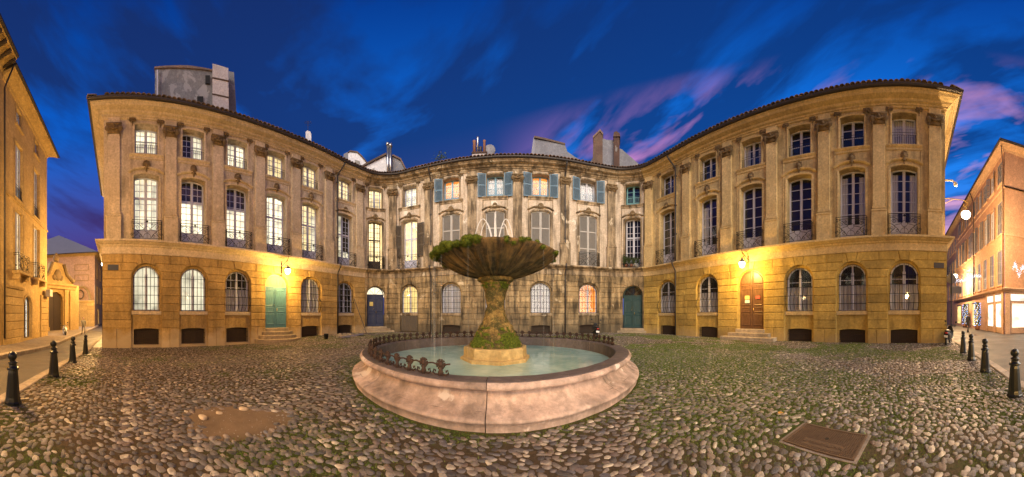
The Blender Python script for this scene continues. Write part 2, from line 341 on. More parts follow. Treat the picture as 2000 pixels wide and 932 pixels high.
# ------------------------------------------------------------------ mesh helpers (front faces -y, x along, z up)
class MB:
    def __init__(s): s.v = []; s.f = []
    def add(s, vs, fs):
        o = len(s.v); s.v += [tuple(p) for p in vs]; s.f += [tuple(i+o for i in q) for q in fs]; return s
    def box(s, x0, x1, y0, y1, z0, z1):
        return s.add([(x0,y0,z0),(x1,y0,z0),(x1,y1,z0),(x0,y1,z0),(x0,y0,z1),(x1,y0,z1),(x1,y1,z1),(x0,y1,z1)],
                     [(0,1,5,4),(1,2,6,5),(2,3,7,6),(3,0,4,7),(4,5,6,7),(3,2,1,0)])
    def bbox(s, x0, x1, y0, y1, z0, z1, b=.01):
        # box with a chamfered front (-y)
        p = [(x0,y1,z0),(x1,y1,z0),(x1,y1,z1),(x0,y1,z1),(x0,y0+b,z0),(x1,y0+b,z0),(x1,y0+b,z1),(x0,y0+b,z1),(x0+b,y0,z0+b),(x1-b,y0,z0+b),(x1-b,y0,z1-b),(x0+b,y0,z1-b)]
        return s.add(p, [(0,1,5,4),(1,2,6,5),(2,3,7,6),(3,0,4,7),(4,5,9,8),(5,6,10,9),(6,7,11,10),(7,4,8,11),(8,9,10,11),(3,2,1,0)])
    def prism(s, poly, y0, y1):
        n = len(poly)
        vs = [(x, y0, z) for x, z in poly]+[(x, y1, z) for x, z in poly]
        return s.add(vs, [tuple(range(n)), tuple(range(2*n-1, n-1, -1))]+[(i, (i+1) % n, n+(i+1) % n, n+i) for i in range(n)])
    def tube(s, pts, r, n=5, closed=False):
        pts = [Vector(p) for p in pts]; m = len(pts); rings = []
        rr = r if isinstance(r, (list, tuple)) else [r]*m
        up = Vector((0.13, 0.21, .97))
        for i, p in enumerate(pts):
            a = pts[(i-1) % m] if (closed or i > 0) else p; b = pts[(i+1) % m] if (closed or i < m-1) else p
            t = (b-a); t = t.normalized() if t.length > 1e-9 else Vector((0, 0, 1))
            u = t.cross(up)
            if u.length < .2: u = t.cross(Vector((1, .1, 0)))
            u.normalize(); w = t.cross(u)
            rings.append([p+(u*math.cos(2*PI*k/n)+w*math.sin(2*PI*k/n))*rr[i] for k in range(n)])
        vs = [q for g in rings for q in g]; fs = []
        for i in range(m if closed else m-1):
            j = (i+1) % m
            fs += [(i*n+k, i*n+(k+1) % n, j*n+(k+1) % n, j*n+k) for k in range(n)]
        if not closed: fs += [tuple(range(n-1, -1, -1)), tuple((m-1)*n+k for k in range(n))]
        return s.add(vs, fs)
    def lathe(s, prof, n=24, c=(0, 0, 0), a0=0, a1=2*PI):
        full = abs(a1-a0-2*PI) < 1e-6; m = n if full else n+1; vs = []; fs = []
        for r, z in prof:
            for k in range(m):
                a = a0+(a1-a0)*k/n; vs.append((c[0]+r*math.cos(a), c[1]+r*math.sin(a), c[2]+z))
        for i in range(len(prof)-1):
            for k in range(n):
                j = (k+1) % m; fs.append((i*m+k, i*m+j, (i+1)*m+j, (i+1)*m+k))
        return s.add(vs, fs)
    def ball(s, c, r, nu=8, nv=6):
        r = r if isinstance(r, tuple) else (r, r, r); vs = [(c[0], c[1], c[2]-r[2])]; fs = []
        for i in range(1, nv):
            t = -PI/2+PI*i/nv
            for k in range(nu): vs.append((c[0]+r[0]*math.cos(t)*math.cos(2*PI*k/nu), c[1]+r[1]*math.cos(t)*math.sin(2*PI*k/nu), c[2]+r[2]*math.sin(t)))
        vs.append((c[0], c[1], c[2]+r[2])); L = len(vs)-1
        for k in range(nu):
            fs.append((0, 1+(k+1) % nu, 1+k)); fs.append((L, L-nu+k, L-nu+(k+1) % nu))
        for i in range(nv-2):
            for k in range(nu): a = 1+i*nu; b = a+nu; fs.append((a+k, a+(k+1) % nu, b+(k+1) % nu, b+k))
        return s.add(vs, fs)
    def mesh(s, name, mat, smooth=False, path=None):
        v = s.v if path is None else path.many(s.v)
        me = bpy.data.meshes.new(name); me.from_pydata([tuple(p) for p in v], [], s.f)
        me.materials.append(MAT[mat] if isinstance(mat, str) else mat)
        if smooth: me.shade_smooth()
        return me
    def build(s, name, mat, parent=None, path=None, smooth=False, mtx=None):
        return put(s.mesh(name, mat, smooth, path), name, parent, mtx)

def put(me, name, parent=None, mtx=None):
    o = bpy.data.objects.new(name, me); COL.objects.link(o)
    if mtx is not None: o.matrix_basis = mtx
    if parent is not None:
        o.parent = parent
        if parent.type == 'EMPTY': o.matrix_parent_inverse = parent.matrix_basis.inverted()
    return o
def sub(me, name, parent, mtx=None):        # a sub-part: coordinates of its part
    o = bpy.data.objects.new(name, me); COL.objects.link(o); o.parent = parent
    if mtx is not None: o.matrix_basis = mtx
    return o
def T3(x, y, z): return Matrix.Translation((x, y, z))
def tag(o, label, cat, group=None):
    o['label'] = label; o['category'] = cat
    if group: o['group'] = group
    return o
def thing(name, label, cat, loc=(0, 0, 0), group=None):
    o = bpy.data.objects.new(name, None); COL.objects.link(o); o.empty_display_size = .3
    o.matrix_basis = T3(*loc); return tag(o, label, cat, group)
def struct(o): o['kind'] = 'structure'; return o
def az(px): return (px-1000)/FPX
def sm(t): t = min(1, max(0, t)); return t*t*(3-2*t)
def gz(x, y):                                # lie of the ground: falls away to the left
    return -.42*sm((-x-5.5)/9.5)*(1-sm((y-7)/9))-.05*sm((x-7)/7)
def at_ground(px, py):                       # ground point seen at a pixel of the photograph
    a = az(px); z = 0
    for _ in range(6):
        D = (EYE-z)*FPX/(py-614); x, y = D*math.sin(a), D*math.cos(a); z = gz(x, y)
    return x, y, z

class Path:
    def __init__(s, pts):
        s.p = [Vector((a, b)) for a, b in pts]; n = len(s.p); s.s = [0]
        for i in range(1, n): s.s.append(s.s[-1]+(s.p[i]-s.p[i-1]).length)
        seg = [(s.p[i+1]-s.p[i]).normalized() for i in range(n-1)]; s.m = []
        for i in range(n):
            a = seg[max(i-1, 0)]; b = seg[min(i, n-2)]
            na = Vector((a.y, -a.x)); nb = Vector((b.y, -b.x)); q = na+nb; q = q/(q.dot(na)) if q.length > 1e-6 else na
            s.m.append(q)
        s.L = s.s[-1]
        s._s = np.array(s.s); s._p = np.array([tuple(q) for q in s.p]); s._m = np.array([tuple(q) for q in s.m])
    def many(s, v):
        v = np.array(v, dtype=float); t = v[:, 0]
        px = np.interp(t, s._s, s._p[:, 0]); py = np.interp(t, s._s, s._p[:, 1]); mx = np.interp(t, s._s, s._m[:, 0]); my = np.interp(t, s._s, s._m[:, 1])
        return np.stack([px-mx*v[:, 1], py-my*v[:, 1], v[:, 2]], 1).tolist()
    def pt(s, t, y=0, z=0): return Vector(s.many([(t, y, z)])[0])
    def frame(s, t, y=0, z=0, h=.35):         # matrix with x along the wall, y into it
        a = s.pt(max(t-h, 0)); b = s.pt(min(t+h, s.L)); X = (b-a).normalized(); Y = Vector((-X.y, X.x, 0))
        o = s.pt(t, y, z); m = Matrix.Identity(4)
        m.col[0][:3] = X; m.col[1][:3] = Y; m.col[2][:3] = (0, 0, 1); m.col[3][:3] = o
        return m
    def at_px(s, px, lo=0, hi=None):          # distance along the wall met by the sight line of a pixel column
        a = az(px); dx, dy = math.sin(a), math.cos(a); best = None
        for i in range(len(s.p)-1):
            p, q = s.p[i], s.p[i+1]
            c0 = p.x*dy-p.y*dx; c1 = q.x*dy-q.y*dx
            if c0*c1 <= 0 and abs(c0-c1) > 1e-9:
                u = c0/(c0-c1); t = s.s[i]+u*(s.s[i+1]-s.s[i]); w = p.lerp(q, u)
                if w.x*dx+w.y*dy > 0 and lo <= t <= (hi or s.L): best = t if best is None else min(best, t)
        return best
    def knots(s, a, b, step=.45):
        n = max(1, int(math.ceil((b-a)/step))); k = [a+(b-a)*i/n for i in range(n+1)]
        for q in s.s:
            if a+.02 < q < b-.02 and min(abs(q-c) for c in k) > .05: k.append(q)
        return sorted(k)

def catmull(P, step=.35):
    out = []
    for i in range(len(P)-1):
        p0 = Vector(P[max(i-1, 0)]); p1 = Vector(P[i]); p2 = Vector(P[i+1]); p3 = Vector(P[min(i+2, len(P)-1)])
        n = max(2, int((p2-p1).length/step))
        for k in range(n):
            t = k/n; out.append(tuple(.5*((2*p1)+(p2-p0)*t+(2*p0-5*p1+4*p2-p3)*t*t+(3*p1-p0-3*p2+p3)*t**3)))
    out.append(tuple(P[-1])); return out

def arch(xc, w, zs, rise, n=10):             # points of an arch, left to right
    if rise < 1e-4: return [(xc-w/2, zs), (xc+w/2, zs)]
    r = (w*w/4+rise*rise)/(2*rise); zc = zs+rise-r; a = math.asin(min(1, w/2/r))
    if rise > w/2-1e-6: a = PI/2
    return [(xc+r*math.sin(-a+2*a*i/n), zc+r*math.cos(-a+2*a*i/n)) for i in range(n+1)]
def wall_band(mb, path, x0, x1, z0, z1, ops=(), y=0, depth=.5):
    """wall sheet between x0,x1 / z0,z1 with arched openings stacked upward; reveals go in by depth"""
    def rect(a, b, c, d):
        if b-a < 1e-4 or d-c < 1e-4: return
        k = path.knots(a, b)
        for i in range(len(k)-1): mb.add([(k[i], y, c), (k[i+1], y, c), (k[i+1], y, d), (k[i], y, d)], [(0, 1, 2, 3)])
    zz = z0
    ops = sorted(ops, key=lambda o: o[2])
    for i, (xc, w, zb, zs, rise) in enumerate(ops):
        top = z1 if i == len(ops)-1 else (zs+rise+ops[i+1][2])/2
        rect(x0, x1, zz, zb); rect(x0, xc-w/2, zb, top); rect(xc+w/2, x1, zb, top)
        A = arch(xc, w, zs, rise)
        for p, q in zip(A, A[1:]): mb.add([(p[0], y, p[1]), (q[0], y, q[1]), (q[0], y, top), (p[0], y, top)], [(0, 1, 2, 3)])
        out = [(xc-w/2, zb)]+A+[(xc+w/2, zb)]
        for p, q in zip(out, out[1:]+out[:1]):
            if p == q: continue
            mb.add([(p[0], y, p[1]), (q[0], y, q[1]), (q[0], y+depth, q[1]), (p[0], y+depth, p[1])], [(0, 1, 2, 3)])
        zz = top
    if not ops: rect(x0, x1, z0, z1)
def strip(mb, pts, prof, closed=False):
    """moulding: profile (outward offset in the wall plane, depth) swept along xz points"""
    n = len(pts); rows = []
    for i in range(n):
        a = pts[max(i-1, 0)]; b = pts[min(i+1, n-1)]; tx, tz = b[0]-a[0], b[1]-a[1]; L = math.hypot(tx, tz) or 1
        nx, nz = -tz/L, tx/L
        rows.append([(pts[i][0]+nx*o, y, pts[i][1]+nz*o) for o, y in prof])
    m = len(prof); vs = [p for r in rows for p in r]; fs = []
    for i in range(n-1):
        for k in range(m-1): fs.append((i*m+k, (i+1)*m+k, (i+1)*m+k+1, i*m+k+1))
    fs += [tuple(range(m)), tuple((n-1)*m+k for k in range(m-1, -1, -1))]
    mb.add(vs, fs)
def sweep(mb, path, a, b, prof, step=.4, caps=True):
    """profile of (y, z) points carried along the wall from a to b"""
    k = path.knots(a, b, step); m = len(prof); vs = [(x, y, z) for x in k for y, z in prof]; fs = []
    for i in range(len(k)-1):
        for j in range(m-1): fs.append((i*m+j, (i+1)*m+j, (i+1)*m+j+1, i*m+j+1))
    if caps: fs += [tuple(range(m)), tuple((len(k)-1)*m+j for j in range(m-1, -1, -1))]
    mb.add(vs, fs)
def inset(poly, d):
    n = len(poly); out = []
    ar = sum(poly[i][0]*poly[(i+1) % n][1]-poly[(i+1) % n][0]*poly[i][1] for i in range(n)); sg = 1 if ar > 0 else -1
    for i in range(n):
        p, q, r = poly[i-1], poly[i], poly[(i+1) % n]
        a = Vector((q[0]-p[0], q[1]-p[1])); b = Vector((r[0]-q[0], r[1]-q[1]))
        if a.length < 1e-6 or b.length < 1e-6: out.append(q); continue
        a.normalize(); b.normalize(); na = Vector((-a.y, a.x))*sg; nb = Vector((-b.y, b.x))*sg; s_ = na+nb
        k = d/max(.35, s_.dot(na)) if s_.length > 1e-6 else d
        out.append((q[0]+s_.x*k, q[1]+s_.y*k))
    return out
def block(poly, path, mat, parent, name='ashlar_block', y0=-.03, y1=.03, gap=.007, bev=.02):
    p = inset(poly, gap); q = inset(poly, gap+bev); n = len(p); yf = y0-R.uniform(0, .012)
    vs = [(x, y1, z) for x, z in p]+[(x, yf+bev, z) for x, z in p]+[(x, yf, z) for x, z in q]
    fs = [(i, (i+1) % n, n+(i+1) % n, n+i) for i in range(n)]+[(n+i, n+(i+1) % n, 2*n+(i+1) % n, 2*n+i) for i in range(n)]+[tuple(range(2*n, 3*n))]
    mb = MB(); mb.add(vs, fs); return mb.build(name, mat, parent, path)

# ------------------------------------------------------------------ windows, shutters, ironwork (cached meshes)
CACHE = {}
def cached(key, fn):
    if key not in CACHE: CACHE[key] = fn()
    return CACHE[key]
def window(parent, path, xc, z0, w, h, rise, rows, cols, fmat='frame_lilac', back='room_dark', panel=0, transom=0, y=.30, curtain=None, name='window', dark=None):
    """two-leaf window: frame object, panes, curtain and room behind it; h is to the arch crown"""
    key = ('win', w, h, rise, rows, cols, fmat, panel, transom); st = .065; cs = .10
    def mk():
        mb = MB(); hw = w/2
        mb.box(-hw, -hw+st, 0, .07, 0, h-rise*.5); mb.box(hw-st, hw, 0, .07, 0, h-rise*.5); mb.box(-hw+st, hw-st, .004, .066, 0, .07)
        mb.box(-cs/2, cs/2, -.02, .075, .07, h-.04)
        for sx_ in (-1, 1):
            xs = sorted((sx_*cs/2, sx_*(hw-st)))
            mb.box(xs[0]-.001, xs[0]+.035, .01, .06, .07, h-rise*.6); mb.box(xs[1]-.035, xs[1]+.001, .01, .06, .07, h-rise*.6)
            if panel:
                mb.box(xs[0]+.035, xs[1]-.035, .022, .05, .07, panel); mb.bbox(xs[0]+.1, xs[1]-.1, .008, .03, .14, panel-.07, .012)
                mb.box(xs[0]+.035, xs[1]-.035, .006, .056, panel, panel+.05)
            for c in range(1, cols):
                x = xs[0]+(xs[1]-xs[0])*c/cols; mb.box(x-.017, x+.017, .02, .05, max(.07, panel), h-rise*.3)
            zb = panel+.05 if panel else .07
            for r in range(1, rows):
                z = zb+(h-.05-zb)*r/rows; mb.box(xs[0]+.035, xs[1]-.035, .022, .048, z-.017, z+.017)
        if transom: mb.box(-hw+st, hw-st, -.012, .07, transom-.06, transom+.06)
        A = arch(0, w, h-rise, rise)
        strip(mb, A, [(0, 0), (0, .07), (-.075, .07), (-.075, 0), (0, 0)])
        return mb.mesh('window_frame', fmat)
    m = path.frame(xc, y, z0); o = put(cached(key, mk), name, parent, m)
    zb = panel+.05 if panel else .07; xa, xb = cs/2+.035, w/2-st-.035; pw = (xb-xa)/cols; ph = (h-.05-zb)/rows
    pm = cached(('pane', round(pw, 4), round(ph, 4)), lambda: MB().box(-pw/2, pw/2, 0, .006, 0, ph).mesh('pane', 'pane_glass'))
    for sg in (-1, 1):
        for c in range(cols):
            for r in range(rows): sub(pm, 'pane', o, T3(sg*(xa+pw*(c+.5)), .035+R.uniform(-.002, .002), zb+ph*r))
    if curtain:
        cm_, chh, part = curtain
        def mkc():
            mb = MB(); n = 40; xs = [-w/2+w*i/n for i in range(n+1)]
            if part == 'sides': runs = [(0, 11), (29, 40)]
            elif part == 'left': runs = [(0, 13)]
            else: runs = [(0, 40)]
            for a, b in runs:
                vs = []
                for i in range(a, b+1):
                    yy = .14+.022*math.sin(i*1.25)+.012*math.sin(i*2.9+1); vs += [(xs[i], yy, .03), (xs[i], yy, chh)]
                mb.add(vs, [(2*i, 2*i+2, 2*i+3, 2*i+1) for i in range(b-a)])
            return mb.mesh('curtain', cm_, True)
        sub(cached(('cur', w, chh, cm_, part), mkc), 'curtain', o)
    if dark:
        da, db, dz0, dz1 = dark; sub(MB().box(da*w, db*w, .12, .135, dz0*h, dz1*h+.1).mesh('unlit_sheet', 'room_dark'), 'unlit_sheet', o)  # dark sheet put in where part of the lit room should look unlit
    bm = cached(('back', w, h, back), lambda: MB().box(-w/2-.15, w/2+.15, .215, .235, -.15, h+.15).mesh('room', back))
    sub(bm, 'room', o)
    return o
def ground_grille(belly, w, h, n=7):
    def mk():
        mb = MB(); ys = lambda z: -(.30*math.sin(min(1, max(0, (1.25-z)/1.25))*PI)**1.0*.85 if belly else 0)
        A = dict()
        for i in range(n):
            x = -w/2+.05+(w-.1)*i/(n-1); r = w/2; top = (h-r)+math.sqrt(max(0, r*r-x*x))-.03
            zs = [0, .12, .25, .4, .55, .7, .85, 1.0, 1.15, 1.3, top] if belly else [0, top]
            mb.tube([(x*(1+.10*(-ys(z))/.3), ys(z), z) for z in zs], .0165, 4)
        for z in ([.02, .42, .95, 1.5, 2.05] if h > 2.2 else [.02, .6, 1.2]):
            if z < h-.3: mb.tube([(-w/2-.02, 0, z), (-w/2*(1+.10*(-ys(z))/.3), ys(z)-.012, z), (w/2*(1+.10*(-ys(z))/.3), ys(z)-.012, z), (w/2+.02, 0, z)], .0165, 4)
        return mb.mesh('grille', 'iron')
    return cached(('gr', belly, w, h, n), mk)
def cellar_grille(w, h):
    def mk():
        mb = MB(); n = int(w/.11)
        for i in range(n+1):
            x = -w/2+w*i/n; mb.tube([(x, 0, 0), (x, 0, h-.16*(2*x/w)**2)], .013, 4)
        for z in (.04, h*.36, h*.68): mb.tube([(-w/2, -.012, z), (w/2, -.012, z)], .012, 4)
        return mb.mesh('cellar_grille', 'iron_rust')
    return cached(('cg', w, h), mk)
def scroll(mb, cx, cz, r, a0, turns, y, sgn=1, rad=.015, n=14):
    mb.tube([(cx+r*(1-.75*i/n)*math.cos(a0+sgn*turns*2*PI*i/n), y, cz+r*(1-.75*i/n)*math.sin(a0+sgn*turns*2*PI*i/n)) for i in range(n+1)], rad, 4)
def balcony_rail(w=1.78, h=1.12, dp=.34):
    def mk():
        mb = MB(); hw = w/2; r = .017
        for z in (.03, h, h-.13): mb.tube([(-hw, .03, z), (-hw, -dp, z), (hw, -dp, z), (hw, .03, z)], r+.004*(z == h), 4)
        for x in (-hw, hw): mb.tube([(x, -dp, 0), (x, -dp, h)], .017, 4); mb.tube([(x, -dp/2, .03), (x, -dp/2, h)], r, 4)
        y = -dp
        cz = .56; mb.tube([(.17*math.cos(t*PI/8), y, cz+.17*math.sin(t*PI/8)) for t in range(16)], .013, 4, True)
        mb.tube([(.23*math.cos(t*PI/8), y, .06+.27*math.sin(t*PI/8)) for t in range(9)], .012, 4)
        mb.tube([(0, y, .03), (0, y, .39)], .01, 4); mb.tube([(0, y, .73), (0, y, h)], .01, 4); mb.ball((0, y-.01, h-.10), (.07, .03, .07), 8, 5)
        for sg in (-1, 1):
            mb.tube([(sg*hw*.92, y, .06), (sg*.62, y, .22), (sg*.52, y, .33), (sg*.60, y, .45), (sg*.40, y, .52), (sg*.17, y, .56)], r, 4)
            mb.tube([(sg*hw*.95, y, .88), (sg*.62, y, .93), (sg*.45, y, .84), (sg*.34, y, .72), (sg*.17, y, .60)], r, 4)
            scroll(mb, sg*.60, .69, .13, 0 if sg > 0 else PI, 1.3, y, sg); scroll(mb, sg*.42, .18, .11, PI/2, 1.2, y, sg)
            scroll(mb, sg*.72, .32, .10, -PI/2, 1.2, y, -sg); scroll(mb, sg*.30, .86, .075, 0, 1.2, y, sg)
            mb.tube([(sg*.23, y, .06), (sg*.42, y, .30), (sg*.66, y, .52), (sg*hw, y, .60)], r, 4)
            scroll(mb, sg*hw, .3, .1, 0, 1.2, y+dp/2, 1); mb.tube([(sg*.80, y, .60), (sg*.80, y, .98)], .009, 4)
        return mb.mesh('balcony_rail', 'iron')
    return cached(('bal', w, h, dp), mk)
def guard_rail(w, h=.78, mat='iron', n=11):
    def mk():
        mb = MB()
        for z in (.06, h-.14, h): mb.tube([(-w/2, 0, z), (w/2, 0, z)], .013, 4)
        for i in range(n): x = -w/2+.05+(w-.1)*i/(n-1); mb.tube([(x, 0, .0), (x, 0, h-.14)], .014, 4)
        return mb.mesh('guard_rail', mat)
    return cached(('gd', w, h, mat, n), mk)
def shutter_leaf(w, h, mat, rails=3, railmat=None):
    def mk():
        mb = MB()
        mb.box(-w/2, -w/2+.07, 0, .04, 0, h); mb.box(w/2-.07, w/2, 0, .04, 0, h)
        zs = [0]+[h*i/rails for i in range(1, rails)]+[h-.09]
        for z in zs: mb.box(-w/2+.07, w/2-.07, .002, .038, max(0, z-.045) if 0 < z < h-.1 else z, z+.09 if z in (0, h-.09) else z+.045)
        n = int(h/.055)
        for i in range(n):
            z = .02+(h-.04)*i/n
            mb.add([(-w/2+.06, .004, z), (w/2-.06, .004, z), (w/2-.06, .034, z+.042), (-w/2+.06, .034, z+.042), (-w/2+.06, .010, z-.005), (w/2-.06, .010, z-.005), (w/2-.06, .039, z+.036), (-w/2+.06, .039, z+.036)], [(0,1,2,3), (7,6,5,4), (0,4,5,1), (3,2,6,7)])
        return mb.mesh('shutter', mat)
    return cached(('sh', w, h, mat, rails), mk)
def closed_shutters(parent, path, xc, z0, w, h, rise, y=.12):
    """full-height shut pair: pale stiles and rails with darker slatted fields"""
    def mk():
        mb = MB(); hw = w/2
        for x0, x1 in ((-hw, -hw+.07), (hw-.07, hw), (-.09, -.004), (.004, .09)): mb.box(x0, x1, 0, .05, 0, h-(rise*.7 if abs(x0) > .5 else 0))
        for z in (0, h/3, 2*h/3, h-.12):
            for x0, x1 in ((-hw+.07, -.09), (.09, hw-.07)): mb.box(x0, x1, .003, .047, z, z+.09)
        strip(mb, arch(0, w, h-rise, rise), [(0, 0), (0, .05), (-.08, .05), (-.08, 0), (0, 0)])
        return mb.mesh('shutter_pair', 'shutter_rail')
    def mks():
        mb = MB(); hw = w/2; n = int(h/.06)
        for x0, x1 in ((-hw+.06, -.08), (.08, hw-.06)):
            for i in range(n):
                z = .03+(h-.06)*i/n; mb.add([(x0, .010, z), (x1, .010, z), (x1, .042, z+.05), (x0, .042, z+.05)], [(0, 1, 2, 3)])
            mb.box(x0, x1, .044, .055, .02, h-.02)
        return mb.mesh('slats', 'shutter_grey')
    o = put(cached(('cs', w, h, rise), mk), 'shutter_pair', parent, path.frame(xc, y, z0))
    sub(cached(('css', w, h, rise), mks), 'slats', o); return o

# carved details, one mesh each
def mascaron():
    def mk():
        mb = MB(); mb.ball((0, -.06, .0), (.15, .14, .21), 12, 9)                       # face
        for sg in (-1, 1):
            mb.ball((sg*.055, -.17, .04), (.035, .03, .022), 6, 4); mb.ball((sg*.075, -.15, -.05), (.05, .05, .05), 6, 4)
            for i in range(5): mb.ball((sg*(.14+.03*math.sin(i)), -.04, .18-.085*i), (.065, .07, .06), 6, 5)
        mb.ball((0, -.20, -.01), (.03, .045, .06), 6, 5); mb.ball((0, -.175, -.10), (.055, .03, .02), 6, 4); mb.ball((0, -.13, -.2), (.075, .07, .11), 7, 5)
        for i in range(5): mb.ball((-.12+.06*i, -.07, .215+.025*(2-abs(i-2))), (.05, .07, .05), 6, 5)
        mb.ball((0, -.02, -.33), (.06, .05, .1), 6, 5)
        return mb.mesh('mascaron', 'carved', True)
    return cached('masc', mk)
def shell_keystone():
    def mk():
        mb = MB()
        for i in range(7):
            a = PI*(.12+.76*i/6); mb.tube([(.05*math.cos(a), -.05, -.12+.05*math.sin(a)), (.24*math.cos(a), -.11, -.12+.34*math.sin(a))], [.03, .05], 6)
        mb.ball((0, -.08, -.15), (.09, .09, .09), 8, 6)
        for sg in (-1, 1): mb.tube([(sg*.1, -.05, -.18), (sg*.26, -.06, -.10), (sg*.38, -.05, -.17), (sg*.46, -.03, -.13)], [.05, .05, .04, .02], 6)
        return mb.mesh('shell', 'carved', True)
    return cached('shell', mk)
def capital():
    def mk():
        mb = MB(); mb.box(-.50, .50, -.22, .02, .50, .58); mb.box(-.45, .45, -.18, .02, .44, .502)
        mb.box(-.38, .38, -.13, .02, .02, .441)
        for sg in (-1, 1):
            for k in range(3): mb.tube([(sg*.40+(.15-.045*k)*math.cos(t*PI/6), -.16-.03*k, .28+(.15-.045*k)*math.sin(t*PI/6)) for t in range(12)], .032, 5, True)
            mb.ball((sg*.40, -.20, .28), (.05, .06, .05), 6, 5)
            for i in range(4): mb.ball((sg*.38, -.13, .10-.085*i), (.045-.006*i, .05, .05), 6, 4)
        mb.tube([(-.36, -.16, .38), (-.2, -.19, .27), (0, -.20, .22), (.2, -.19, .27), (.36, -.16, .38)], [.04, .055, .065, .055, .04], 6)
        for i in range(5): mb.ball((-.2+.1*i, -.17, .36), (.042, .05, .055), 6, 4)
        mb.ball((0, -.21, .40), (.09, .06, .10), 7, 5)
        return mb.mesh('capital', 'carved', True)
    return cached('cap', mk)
def scroll_bracket():
    def mk():
        mb = MB(); mb.box(-.19, .19, -.10, .02, .17, .22)
        for sg in (-1, 1):
            for k in range(2): mb.tube([(sg*.13+(.08-.04*k)*math.cos(t*PI/5), -.08-.02*k, .09+(.08-.04*k)*math.sin(t*PI/5)) for t in range(10)], .024, 5, True)
        mb.ball((0, -.09, .12), (.06, .05, .08), 7, 5); mb.ball((0, -.05, -.04), (.05, .05, .10), 6, 5); mb.ball((0, -.03, -.17), (.03, .03, .07), 6, 4)
        return mb.mesh('scroll_bracket', 'carved', True)
    return cached('brk', mk)
def roof_tile():
    def mk():
        mb = MB(); n = 5; vs = []
        for y in (0, .55):
            for rr in (.158, .13):
                for i in range(n+1): a = PI*i/n; vs.append((rr*math.cos(a), y, rr*.85*math.sin(a)+y*.30))
        m = n+1; fs = []
        for i in range(n):
            fs += [(i, i+1, 2*m+i+1, 2*m+i), (m+i+1, m+i, 3*m+i, 3*m+i+1), (i+1, i, m+i, m+i+1)]
        return mb.add(vs, fs).mesh('roof_tile', 'tile_mat', True)
    return cached('tile', mk)

# ------------------------------------------------------------------ the three fronts round the square
A_ = (-14.95, -1.35); B_ = (14.2, -2.75)
inner = catmull([A_, (-15.0, 3), (-14.82, 7), (-14.4, 10.5), (-13.85, 13.5), (-13.25, 16.5), (-12.2, 19.05), (-10.3, 20.25), (-8, 20.42), (-4, 20.36), (0, 20.3), (4, 20.3), (7.2, 20.3), (9.6, 19.85), (11.3, 18.3), (12.05, 16), (12.7, 13), (13.35, 9.8), (13.9, 6.4), (14.15, 3), B_])
ring = [(-32, -1.9)]+inner+[(32, -3.7)]
class GPath(Path):                           # ground floor: storey a little lower towards the back of the square
    def kz(s, t): return 1-.062*np.clip(np.interp(t, s._s, s._p[:, 1])/16, 0, 1)
    def many(s, v):
        v = np.array(v, dtype=float); k = s.kz(v[:, 0]); v[:, 2] = np.where(v[:, 2] > 0, v[:, 2]*k, v[:, 2]); return Path.many(s, v)
    def frame(s, t, y=0, z=0, h=.35):
        m = Path.frame(s, t, y, z, h); m.col[2][2] = float(s.kz(np.array([t]))[0]); return m
UP = Path(ring); GP = GPath(ring)
sA = UP.s[1]; sB = UP.s[-2]
def S(px): return UP.at_px(px, sA, sB)
def string_top(t): return 6.14*float(GP.kz(np.array([t]))[0])
COURSE = [-.8, .79, 1.29, 1.79, 2.29, 2.79, 3.29, 3.77, 4.26, 4.75, 5.28]

def pier_blocks(bld, mat, L, Rr):
    """ashlar of the pier between two niches; L and Rr are (centre, radius, spring) or a plain x"""
    def side(n, sg, za, zb, course):
        if not isinstance(n, tuple): return [(n, za), (n, zb)]
        c, r, zs = n; top = zs+r; pts = []
        t58 = (c+sg*r*math.cos(1.01), zs+r*math.sin(1.01)); e58 = (c+sg*(top-zs)/math.tan(1.01), top); k77 = (c+sg*r*math.cos(1.34), zs+r*math.sin(1.34)); kt = (c+sg*(COURSE[-1]-zs)/math.tan(1.34), COURSE[-1])
        if course == 'top': return [e58, t58, (c+sg*r*math.cos(1.18), zs+r*math.sin(1.18)), k77, kt]
        f = lambda z: c+sg*(r if z <= zs else math.sqrt(max(0, r*r-(z-zs)**2)))
        if zb >= top-1e-6:
            a0 = math.asin(max(0, (za-zs)/r)); return [(f(za), za)]+[(c+sg*r*math.cos(a0+(1.01-a0)*i/4), zs+r*math.sin(a0+(1.01-a0)*i/4)) for i in range(1, 5)]+[e58]
        m = [za]+([zs] if za < zs < zb else [])+[za+(zb-za)*.5, zb]; return [(f(z), z) for z in sorted(set(m))]
    for i in range(len(COURSE)-1):
        za, zb = COURSE[i], COURSE[i+1]; crs = 'top' if i == len(COURSE)-2 else i
        l = side(L, 1, za, zb, crs); r = side(Rr, -1, za, zb, crs); x0 = max(p[0] for p in l); x1 = min(p[0] for p in r)
        cuts = []
        if x1-x0 > 1.7: cuts = [x0+(x1-x0)*(.5+R.uniform(-.12, .12))]
        elif i == 0 and x1-x0 > .9: cuts = [x0+(x1-x0)*(.5+R.uniform(-.1, .1))]
        xs = [None]+cuts+[None]
        for q in range(len(xs)-1):
            lp = l if xs[q] is None else [(xs[q], za), (xs[q], zb)]; rp = r if xs[q+1] is None else [(xs[q+1], za), (xs[q+1], zb)]
            poly = [p for p in reversed(lp)]+rp        # counter-clockwise enough for inset
            block(poly, GP, mat, bld, y0=-.12, y1=-.06, gap=.010, bev=.028)
